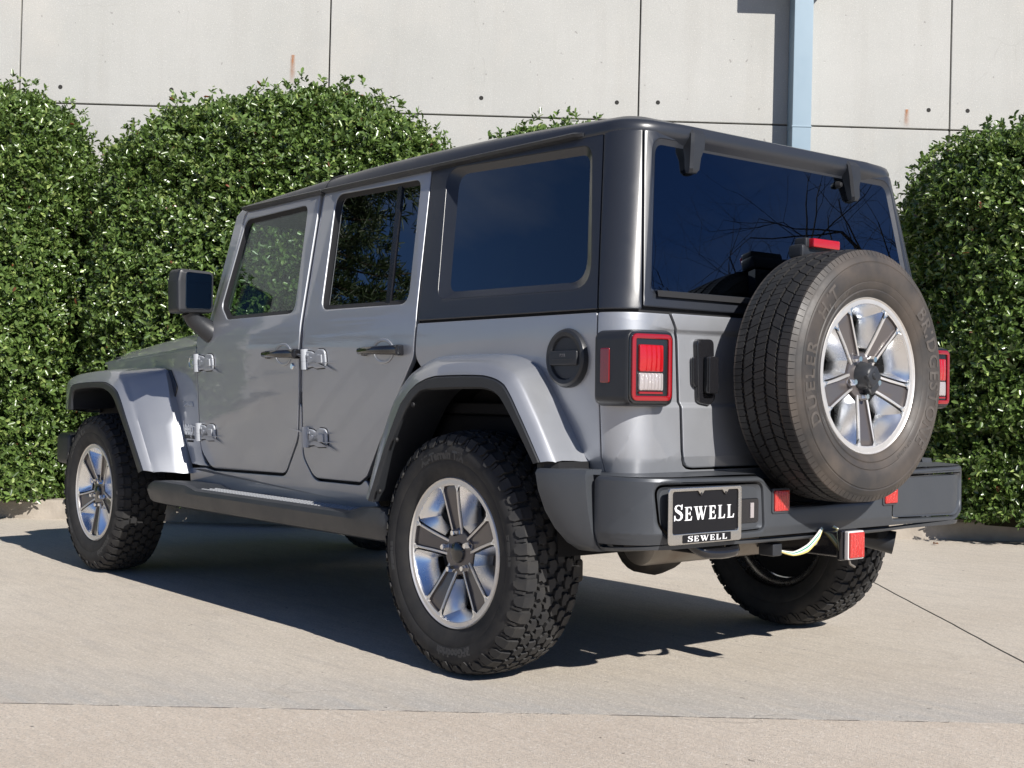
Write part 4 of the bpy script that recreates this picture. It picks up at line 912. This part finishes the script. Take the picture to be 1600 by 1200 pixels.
b = MB(); b.lathe([(0, -.31), (.05, -.31), (.075, -.30), (.078, -.285), (.078, .285), (.075, .30), (.05, .31), (0, .31)], 28); b.xf(Matrix.Translation((-.46, .22, .468))); b.build('muffler', MT['exhaust'], ex)
b = MB(); b.tube(lerp_rail([(-.46, -.08, .465), (-.46, -.22, .462), (-.52, -.34, .455), (-.60, -.42, .445)], 5), .028, 12); b.build('tail_pipe', MT['exhaust'], ex)
b = MB(); b.tube([(-.55, -.36, .450), (-.62, -.42, .443), (-.70, -.478, .424)], [.030, .036, .040], 20, cap=False); b.tube([(-.699, -.477, .4245), (-.60, -.40, .445)], [.036, .030], 20); b.build('exhaust_tip', PLA, ex)
rx = empty('rear_axle', parent=suv)
b = MB(); b.tube([(0, .66, .405), (0, -.66, .405)], .042, 16); k0 = len(b.v); b.lathe([(0, -.13), (.07, -.12), (.12, -.07), (.135, 0), (.12, .07), (.07, .12), (0, .13)], 22); b.xf(Matrix.Translation((0, 0, .405)), k0); b.build('axle_tube', MT['under'], rx)
for s_ in (1, -1):
    b = MB(); b.tube([(-.09, s_*.52, .33), (-.14, s_*.50, .80)], .028, 12); b.tube([(-.09, s_*.52, .33), (-.115, s_*.51, .58)], .038, 12); b.build('shock_absorber', MT['under'], rx)
    b = MB(); b.tube([(.05+.06*math.cos(t*.7), s_*.44+.06*math.sin(t*.7), .47+t*.0056) for t in range(60)], .009, 8); b.build('coil_spring', MT['under'], rx)
    b = MB(); b.tube([(.03, s_*.47, .35), (.75, s_*.42, .47)], .025, 10); b.build('control_arm', MT['under'], rx)
b = MB(); b.box((-.09, .50, .335), (.09, .10, .08), .012); b.build('shock_mount', MT['under'], rx)
b = MB(); b.tube([(3.008, .66, .405), (3.008, -.66, .405)], .042, 16); b.build('front_axle', MT['under'], suv)
b = MB()
b.box((1.45, 0, .70), (4.0, 1.42, .30), .02); b.box((1.35, .42, .50), (4.1, .07, .12), .01); b.box((1.35, -.42, .50), (4.1, .07, .12), .01); b.box((1.6, -.1, .47), (.7, .5, .14), .03); b.box((.75, .1, .48), (.6, .55, .16), .03)  # floor box coloured near-black to darken the space under the car
b.build('chassis', MT['dark'], suv)

# --- cabin
b = MB(); b.box((1.9, 0, 1.10), (.36, 1.34, .22), .06); b.box((1.72, .36, 1.13), (.18, .4, .10), .03); b.build('dashboard', MT['interior'], suv)
b = MB(); b.tube([(1.62+.03*math.cos(2*PI*k/28)*0+.06*math.sin(2*PI*k/28), .36+.185*math.cos(2*PI*k/28), 1.15+.17*math.sin(2*PI*k/28)) for k in range(29)], .014, 8); b.tube([(1.62, .18, 1.15), (1.62, .54, 1.15)], .012, 6); b.build('steering_wheel', MT['interior'], suv)
def seat(x, y, wd):
    s_ = empty('seat', parent=suv); b = MB(); b.box((x+.16, y, .92), (.50, wd, .16), .05); b.build('cushion', MT['interior'], s_)
    b = MB(); b.box((x-.12, y, 1.20), (.14, wd, .58), .05, rot=(0, R(-10), 0)); b.build('backrest', MT['interior'], s_)
    for yy in ((y,) if wd < .7 else (y-.40, y, y+.40)):
        b = MB(); b.box((x-.19, yy, 1.545), (.09, .26, .16), .04); b.build('headrest', MT['interior'], s_)
seat(1.05, .36, .50); seat(1.05, -.36, .50); seat(.15, 0, 1.25)
b = MB(); b.box((.62, 0, 1.655), (.06, 1.22, .05), .02)
b.build('roll_bar', MT['interior'], suv)
b = MB(); b.box((1.80, 0, 1.60), (.03, .22, .06), .012); b.build('inner_mirror', PLA, suv)
b = MB(); b.box((1.2, 0, 1.700), (1.2, 1.2, .02), .005); b.box((.0, 0, 1.700), (1.05, 1.15, .02), .005); b.box((.85, 0, .87), (2.6, 1.40, .04), .01); b.build('cabin_lining', MT['interior'], suv)

# --- wheels (axis along local y, outer face towards +y)
def cyl(s, y, r, R0=.409): a = s/R0; return (r*math.cos(a), y, r*math.sin(a))
def curved_text(b, body, size, r, ang, y, mi, track=1.0, flip=1, dy=.0012, bold=.002):
    """lettering bent round a sidewall; ang is where its middle sits"""
    vs, fs = text_mesh(body, size, dy/2, track, bold)
    out = []
    for x, z, d in vs:
        a = ang + flip*x/r; rr = r+(z-size*.35)*flip; yy = y(rr) if callable(y) else y; out.append((rr*math.cos(a), yy+d+dy*.5, rr*math.sin(a)))
    b.add(out, fs, mi)
def terrain_tyre():
    b = MB()
    half = [(.236, .090), (.244, .104), (.262, .114), (.292, .1225), (.298, .1215), (.303, .1235), (.322, .1255), (.340, .1235), (.352, .118), (.363, .107), (.369, .097), (.375, .078), (.379, .035), (.3805, 0)]
    b.lathe(half+[(r, -y) for r, y in reversed(half[:-1])]+[(.225, -.10), (.225, .10)], 120, close=True)
    NP = 44; p = 2*PI*.409/NP; rnd = random.Random(5)
    fn = lambda s, y, d: cyl(s, y, .378+d-.014*(abs(y)/.1)**2.5)
    cen = [(-.0225, -.014), (-.010, -.0215), (.009, -.019), (.0135, -.009), (.0225, -.006), (.0205, .013), (.006, .0205), (.0, .012), (-.018, .0165)]
    mid = [(-.0225, -.012), (-.004, -.0195), (.017, -.017), (.0225, -.004), (.015, .004), (.0185, .0165), (-.004, .0185), (-.010, .008), (-.021, .011)]
    sh = [(-.0215, -.0165), (.002, -.0185), (.0195, -.014), (.0215, .017), (-.018, .019)]
    for k in range(NP):
        for sg in (1, -1):
            for poly, yc, off, sc in ((cen, .0215, 0 if sg > 0 else .5, 1.0), (mid, .0625, .45 if sg > 0 else .95, 1.0), (sh, .1015, (.95 if sg > 0 else .45), 1.0 if k % 2 else .93)):
                s0 = (k+off)*p; P = [(s0+sg*x*sc*1.06, sg*(yc+y)*.84) for x, y in poly]; b.prism(P, 0, .0155, fn, top_scale=.93)
            s0 = (k+(.95 if sg > 0 else .45))*p; q = 1 if k % 2 else .72
            side = lambda s, t, d, sg=sg: cyl(s, sg*(.0985+.0235*max(0, t)**.7+d), .379-.036*t)
            b.prism([(s0-.020, -.05), (s0+.019, -.05), (s0+.0205, .55*q), (s0+.010, .95*q), (s0-.006, q), (s0-.017, .6*q)], -.006, .0075, side, top_scale=.94)
            s1 = s0+p*.5; b.prism([(s1-.005, .15), (s1+.005, .15), (s1+.004, .8), (s1-.004, .8)], -.006, .004, side)
    sw = lambda r: np.interp(r, [.262, .292, .303, .322, .340, .352], [.114, .1225, .1235, .1255, .1235, .118])
    for body, an, fl, sz in (('All-Terrain T/A', 90, 1, .036), ('BFGoodrich', 270, 1, .034), ('LT 255/70 R 18', 180, 1, .014), ('LT 255/70 R 18', 0, 1, .014)):
        curved_text(b, body, sz, .316, R(an), lambda r: float(sw(r))-.0006, 1, 1.05, fl)
    me_o = b.build('tyre', [MT['rubber'], MT['letter_dark']], None, recalc=False, angle=28); return me_o
def road_tyre():
    b = MB(); R0 = .392
    half = [(.236, .094), (.243, .106), (.250, .113), (.262, .1185), (.266, .1165), (.272, .1205), (.286, .1235), (.2885, .1215), (.294, .1245), (.310, .1268), (.330, .1272), (.344, .1255), (.347, .1225), (.351, .1235), (.361, .1185), (.368, .1135), (.3725, .107), (.378, .101), (.381, .094), (.383, .05), (.3835, 0)]
    b.lathe(half+[(r, -y) for r, y in reversed(half[:-1])]+[(.225, -.09), (.225, .09)], 140, close=True)
    NP = 118; p = 2*PI*R0/NP; fn = lambda s, y, d: cyl(s, y, .3815+d-.007*(abs(y)/.1)**3, R0)
    for k in range(NP):
        for i, (y0, y1, sl) in enumerate(((-.101, -.068, .10), (-.058, -.027, .55), (-.0175, .0175, .35), (.027, .058, -.55), (.068, .101, -.10))):
            s0 = (k+.3*i)*p; g = p*.5-.00075; zz = .0020*(1 if (k+i) % 2 else -1)
            b.prism([(s0-g-sl*.012, y0+zz), (s0+.0-sl*.012, y0-zz), (s0+g-sl*.012, y0+zz), (s0+g+sl*.012, y1+zz), (s0+sl*.012, y1-zz), (s0-g+sl*.012, y1+zz)], 0, .0105, fn, 2, top_scale=.975)
        for sg in (1, -1):
            s0 = k*p; side = lambda s, t, d, sg=sg: cyl(s, sg*(.100+.0135*t+d), .386-.022*t, R0)
            b.prism([(s0-p*.46, 0), (s0+p*.46, 0), (s0+p*.46, 1), (s0-p*.46, 1)], -.004, .0022, side, top_scale=.985)
    sw = lambda r: float(np.interp(r, [.262, .272, .286, .294, .310, .330, .344], [.1185, .1205, .1235, .1245, .1268, .1272, .1255]))-.0004
    # outline letters, bent round the sidewall
    curved_text(b, 'BRIDGESTONE', .064, .316, R(216), sw, 1, 1.16, 1, .0018, .0012)
    curved_text(b, 'DUELER   H/T', .062, .316, R(48), sw, 1, 1.22, 1, .0018, .0012)
    curved_text(b, 'P255/70R18', .016, .280, R(90), sw, 1, 1.1, 1); curved_text(b, 'M+S  TUBELESS', .012, .280, R(270), sw, 1, 1.1, 1)
    return b.build('tyre', [MT['spare'], MT['letter'], MT['tread']], None, recalc=False, angle=30)
def rim_mesh(yf):
    b = MB()                                                # 0 machined, 1 polished, 2 pocket
    b.lathe([(.236, yf-.030), (.2425, yf-.012), (.2425, yf-.002), (.2395, yf+.002), (.2370, yf), (.2355, yf-.002), (.2225, yf-.002), (.2205, yf-.005)], 96, 0)
    b.lathe([(.2225, yf-.006), (.216, yf-.030), (.209, yf-.075), (.205, yf-.17), (.222, -.10), (.236, -.112)], 72, 1)
    face = lambda r: yf-.003-.024*(1-min(1, max(0, (r-.05)/.175)))**1.2
    for k in range(5):
        a = PI/2+2*PI*k/5; er = (math.cos(a), math.sin(a)); et = (-math.sin(a), math.cos(a))
        f3 = lambda r, t, d: (er[0]*r+et[0]*t, face(r)+d, er[1]*r+et[1]*t)
        O = [(.050, -.026), (.090, -.0295), (.130, -.0335), (.170, -.038), (.200, -.0425), (.2245, -.0490), (.2262, -.025), (.2268, 0), (.2262, .025), (.2245, .0490), (.200, .0425), (.170, .038), (.130, .0335), (.090, .0295), (.050, .026)]
        I_ = rp([(.056, -.0175, .003), (.130, -.0243, .0), (.200, -.0335, 0), (.2140, -.0360, .007), (.2160, 0, 0), (.2140, .0360, .007), (.200, .0335, 0), (.130, .0243, 0), (.056, .0175, .003)], .003, 3)
        wide = lambda r: .010+.016*max(0, (r-.05)/.175)
        back = [(r, t+(wide(r) if t > 0 else -wide(r) if t < 0 else 0)) for r, t in O]
        b.loft([[f3(r, t, -.060-.02*(.225-r)/.17) for r, t in back], [f3(r, t, -.004) for r, t in O]], 1)
        b.loft([[f3(r, t, -.004) for r, t in O], [f3(r, t+(.0012 if t < 0 else -.0012), 0) for r, t in O]], 0)
        bm = fill([(r, t+(.0012 if t < 0 else -.0012)) for r, t in O], [I_], .0008, .0002)
        for v in bm.verts: v.co = f3(v.co.x, v.co.y, v.co.z)
        b.bm(bm, 0); I2 = inset(I_, .0022)
        b.loft([[f3(r, t, .0) for r, t in I_], [f3(r, t, -.007) for r, t in I2]], 2)
        bm = fill(I2, [], .001, .0002); cutgrid(bm, [.1, .13, .16, .19])
        for v in bm.verts: v.co = f3(v.co.x, v.co.y, -.007+v.co.z)
        b.bm(bm, 2)
        sp_ = lambda r: np.interp(r, [.05, .09, .13, .17, .20, .2245], [.026, .0295, .0335, .038, .0425, .049])
        rr_ = [.088, .11, .135, .16, .185, .205, .2185]
        left = [(r, a+math.asin((sp_(r)+.0045)/r)) for r in rr_]; right = [(r, a+2*PI/5-math.asin((sp_(r)+.0045)/r)) for r in rr_]
        arc = [(.2225, left[-1][1]+(right[-1][1]-left[-1][1])*(i+.5)/6) for i in range(6)]
        W = left+arc+right[::-1]; am = a+PI/5
        def pol(r, t, d): return (r*math.cos(t), face(r)+d, r*math.sin(t))
        sh_ = lambda r, t, kr, kt: (.128+(r-.128)*kr, am+(t-am)*kt)
        b.loft([[pol(r, t, -.004) for r, t in W], [pol(*sh_(r, t, .93, .92), -.014) for r, t in W], [pol(*sh_(r, t, .70, .66), -.044) for r, t in W], [pol(*sh_(r, t, .64, .60), -.070) for r, t in W]], 1)
        aa = a+PI/5; wr = .0                                # rounded web between two spokes at the rim
        for sgn in (1, -1):
            q = [(.2268*math.cos(a+sgn*t), .2268*math.sin(a+sgn*t)) for t in (.10, .2, .3)]; r2 = [(.195*math.cos(a+sgn*.205), .195*math.sin(a+sgn*.205)), (.212*math.cos(a+sgn*.222), .212*math.sin(a+sgn*.222)), (.2235*math.cos(a+sgn*.30), .2235*math.sin(a+sgn*.30))]
            b.loft([[(x, yf-.0045, z) for x, z in q], [(x, yf-.0045, z) for x, z in r2], [(x*.985, yf-.050, z*.985) for x, z in r2]], 1, closed=False)
    b.lathe([(.0, yf-.024), (.050, yf-.024), (.070, yf-.026), (.076, yf-.034), (.080, yf-.09)], 40, 2)
    return b
def wheel(loc, rot, tyre_me, rim_me, spare=False, yf=.104):
    e = empty('spare_wheel' if spare else 'wheel', loc, rot, suv)
    for nm, me in (('tyre', tyre_me), ('rim', rim_me)):
        o = bpy.data.objects.new(nm, me); COL.objects.link(o); o.parent = e
    for k in range(5):
        o = bpy.data.objects.new('lug_nut', NUT); COL.objects.link(o); o.parent = e; a = PI/2+2*PI*k/5; o.location = (.0635*math.cos(a), yf-.026, .0635*math.sin(a)); o.rotation_euler = (0, -a, 0)
    if not spare:
        for nm, me in (('hub_cap', CAP), ('brake_disc', DISC)):
            o = bpy.data.objects.new(nm, me); COL.objects.link(o); o.parent = e
    return e
def drop(o): me = o.data; bpy.data.objects.remove(o); return me
b = MB(); b.lathe([(0, .023), (.0085, .023), (.0105, .019), (.0112, .004), (.0135, .0), (.0135, -.004)], 6); NUT = drop(b.build('lug_nut', MT['chrome'], None, angle=25))
b = MB(); b.lathe([(0, .0925), (.022, .0915), (.032, .088), (.0345, .083), (.0345, .07)], 32); CAP = drop(b.build('hub_cap', MT['gloss'], None))
b = MB(); b.lathe([(0, .024), (.078, .024), (.08, .009), (.165, .009), (.168, .005), (.168, -.015), (.08, -.02), (0, -.02)], 48); b.lathe([(0, -.04), (.203, -.04)], 40, 1)
b.box((.118, .0, .06), (.09, .07, .15), .02, 1); DISC = drop(b.build('brake_disc', [M('brake_iron', (.16, .15, .145), .38, .9), MT['dark']], None))
KO = drop(terrain_tyre()); RIM = drop(rim_mesh(.104).build('rim', [MT['machined'], MT['polished'], MT['pocket']], None, recalc=False, angle=35))
WY = .795
wheel((0, WY, .409), (0, R(7), 0), KO, RIM); wheel((3.008, WY, .409), (0, R(36), 0), KO, RIM)
wheel((0, -WY, .409), (0, R(20), PI), KO, RIM); wheel((3.008, -WY, .409), (0, R(50), PI), KO, RIM)
sp = wheel((-.845, .023, .989), (0, R(36), PI/2), drop(road_tyre()), RIM, True, .104)
b = MB(); b.lathe([(0, .122), (.022, .122), (.030, .117), (.040, .098), (.046, .075), (.046, .05)], 30); b.box((0, .112, -.004), (.062, .026, .052), .010); b.box((0, .090, -.040), (.050, .040, .040), .010); b.lathe([(0, .1305), (.009, .130), (.012, .126), (.012, .11)], 20)
b.build('hub_cover', MT['plastic'], sp)
b = MB(); b.lathe([(0, -.03), (.200, -.03)], 40); b.build('wheel_back', MT['dark'], sp)

for o in both: mirror(o, suv)

# ================================================================== what stands round about and shows in the glass and paint
hedge('clipped hedge left of the picture, mirrored in the front door', -5.0, -2.45, -.1, 1.5, 3.9, 2.8, 21, dens=.42, lsize=1.5)
hedge('far clipped hedge towards the wall end, mirrored in the rear door', -7.7, -5.2, -.1, 1.5, 4.1, 2.6, 22, dens=.42, lsize=1.5)
BARK = M('winter_bark', (.075, .060, .048), .9, spec=.2, var=(9, .8, (.035, .028, .022)), bump=(26, .6, .02))
NEEDLE = leaf_mat('pine_needles', .5)
def grow(b, p, d, l, r, lev, rng, tips, twist=.55):
    pts, rs = [p], [r]; n = 4
    for k in range(n):
        d = (d+Vector((rng.gauss(0, .13), rng.gauss(0, .13), rng.gauss(.03, .08)))).normalized(); p = p+d*(l/n); pts.append(p); rs.append(r*(1-.45*(k+1)/n))
    b.tube(pts, rs, 7 if lev < 2 else 4 if lev < 4 else 3, cap=False)
    if lev >= 6: tips.append(p); return
    for k in range(3 if lev < 5 else 2):
        ax = d.orthogonal().normalized(); ax.rotate(Matrix.Rotation(rng.uniform(0, 6.28), 3, d)); q = d.copy(); q.rotate(Matrix.Rotation(rng.uniform(.3, .85)*twist*1.5, 3, ax))
        grow(b, pts[-1 if k == 0 else rng.choice((2, 3, 4))], q, l*rng.uniform(.62, .84), rs[-1]*rng.uniform(.6, .85), lev+1, rng, tips, twist)
def bare_tree(x, y, h, seed, label, tw=.6):
    t = empty('bare_tree', (x, y, 0)); tag(t, label, 'tree'); rng = random.Random(seed); tips = []
    b = MB(); b.tube([(0, 0, -.1), (.02, 0, .5), (.0, .03, h*.24)], [h*.024, h*.019, h*.016], 10); b.build('trunk', BARK, t)
    b = MB()
    for k in range(5):
        a_ = 2*PI*k/5+rng.uniform(-.3, .3); grow(b, Vector((0, .03, h*.235)), Vector((math.cos(a_)*.6, math.sin(a_)*.6, 1)).normalized(), h*.23, h*.009, 1, rng, tips, tw)
    b.build('crown', BARK, t, recalc=False)
bare_tree(-19.0, -21.0, 12.6, 4, 'round bare winter tree mirrored low at the left of the rear window', .75)
bare_tree(-14.5, -22.0, 14.0, 9, 'spreading bare winter tree mirrored at the right of the rear window', .85)
def pine(x, y, h, rad, seed, label):
    t = empty('pine_tree', (x, y, 0)); tag(t, label, 'tree'); rng = np.random.default_rng(seed); r2 = random.Random(seed)
    b = MB(); b.tube([(0, 0, -.1), (.1, 0, h*.4), (.0, .1, h*.97)], [h*.02, h*.014, h*.003], 10); b.build('trunk', BARK, t)
    pos, ax = [], []; lb = MB()
    for k in range(150):
        z = h*(.12+.86*(k/150)**.9); a_ = k*2.4+r2.uniform(-.4, .4); L_ = rad*(1-(z/h)**1.7)*r2.uniform(.7, 1.12)+.25; d = Vector((math.cos(a_), math.sin(a_), r2.uniform(-.05, .3)))
        lb.tube([Vector((0, 0, z)), Vector((0, 0, z))+d*L_*.6, Vector((0, 0, z))+d*L_+Vector((0, 0, .15*L_))], [.035, .022, .008], 4, cap=False)
        n = int(24+60*L_/rad)
        for q in range(n):
            f = r2.uniform(.25, 1.05); pos.append(Vector((0, 0, z))+d*L_*f+Vector((r2.gauss(0, .16), r2.gauss(0, .16), r2.gauss(.05, .10)))); ax.append((d+Vector((r2.gauss(0, .6), r2.gauss(0, .6), r2.gauss(.3, .5)))).normalized())
    lb.build('limbs', BARK, t, recalc=False)
    V, F, C = leaf_cloud(np.array(pos), np.array(ax), rng, 6, .26, .035, [(.020, .042, .014), (.045, .075, .022), (.07, .10, .03), (.09, .07, .03)])
    leaf_mesh('crown', V, F, C, NEEDLE, t)
pine(20.8, 10.4, 14.5, 3.1, 6, 'tall dark evergreen tree past the wall end, mirrored in the rear door window')

# fallen leaves by the kerb
FL = M('dead_leaf', (.34, .15, .06), .7, var=(30, .7, (.22, .08, .03)))
rl = random.Random(8)
for t, n, z in ((-.30, -.07, .004), (-.24, -.05, .006), (-.19, -.09, .004), (-.13, -.04, .008), (-.36, -.10, .004), (6.30, -.30, .004)):
    p = bed(t, n, z); b = MB(); a_ = rl.uniform(0, 6.28); l = rl.uniform(.045, .07)
    vs = [(0, 0, 0), (.4*l, .28*l, .012), (l, 0, .004), (.4*l, -.28*l, .016), (.45*l, 0, .004)]
    b.add([tuple(Matrix.Rotation(a_, 3, 'Z') @ Vector(v)) for v in vs], [(0, 4, 2, 1), (0, 3, 2, 4)]); o = b.build('fallen_leaf', FL); o.location = p
    tag(o, 'dry brown leaf lying against the kerb under the left hedge' if t < 1 else 'single dry brown leaf on the concrete near the right hedge', 'leaf', 'dry leaves along the kerb')
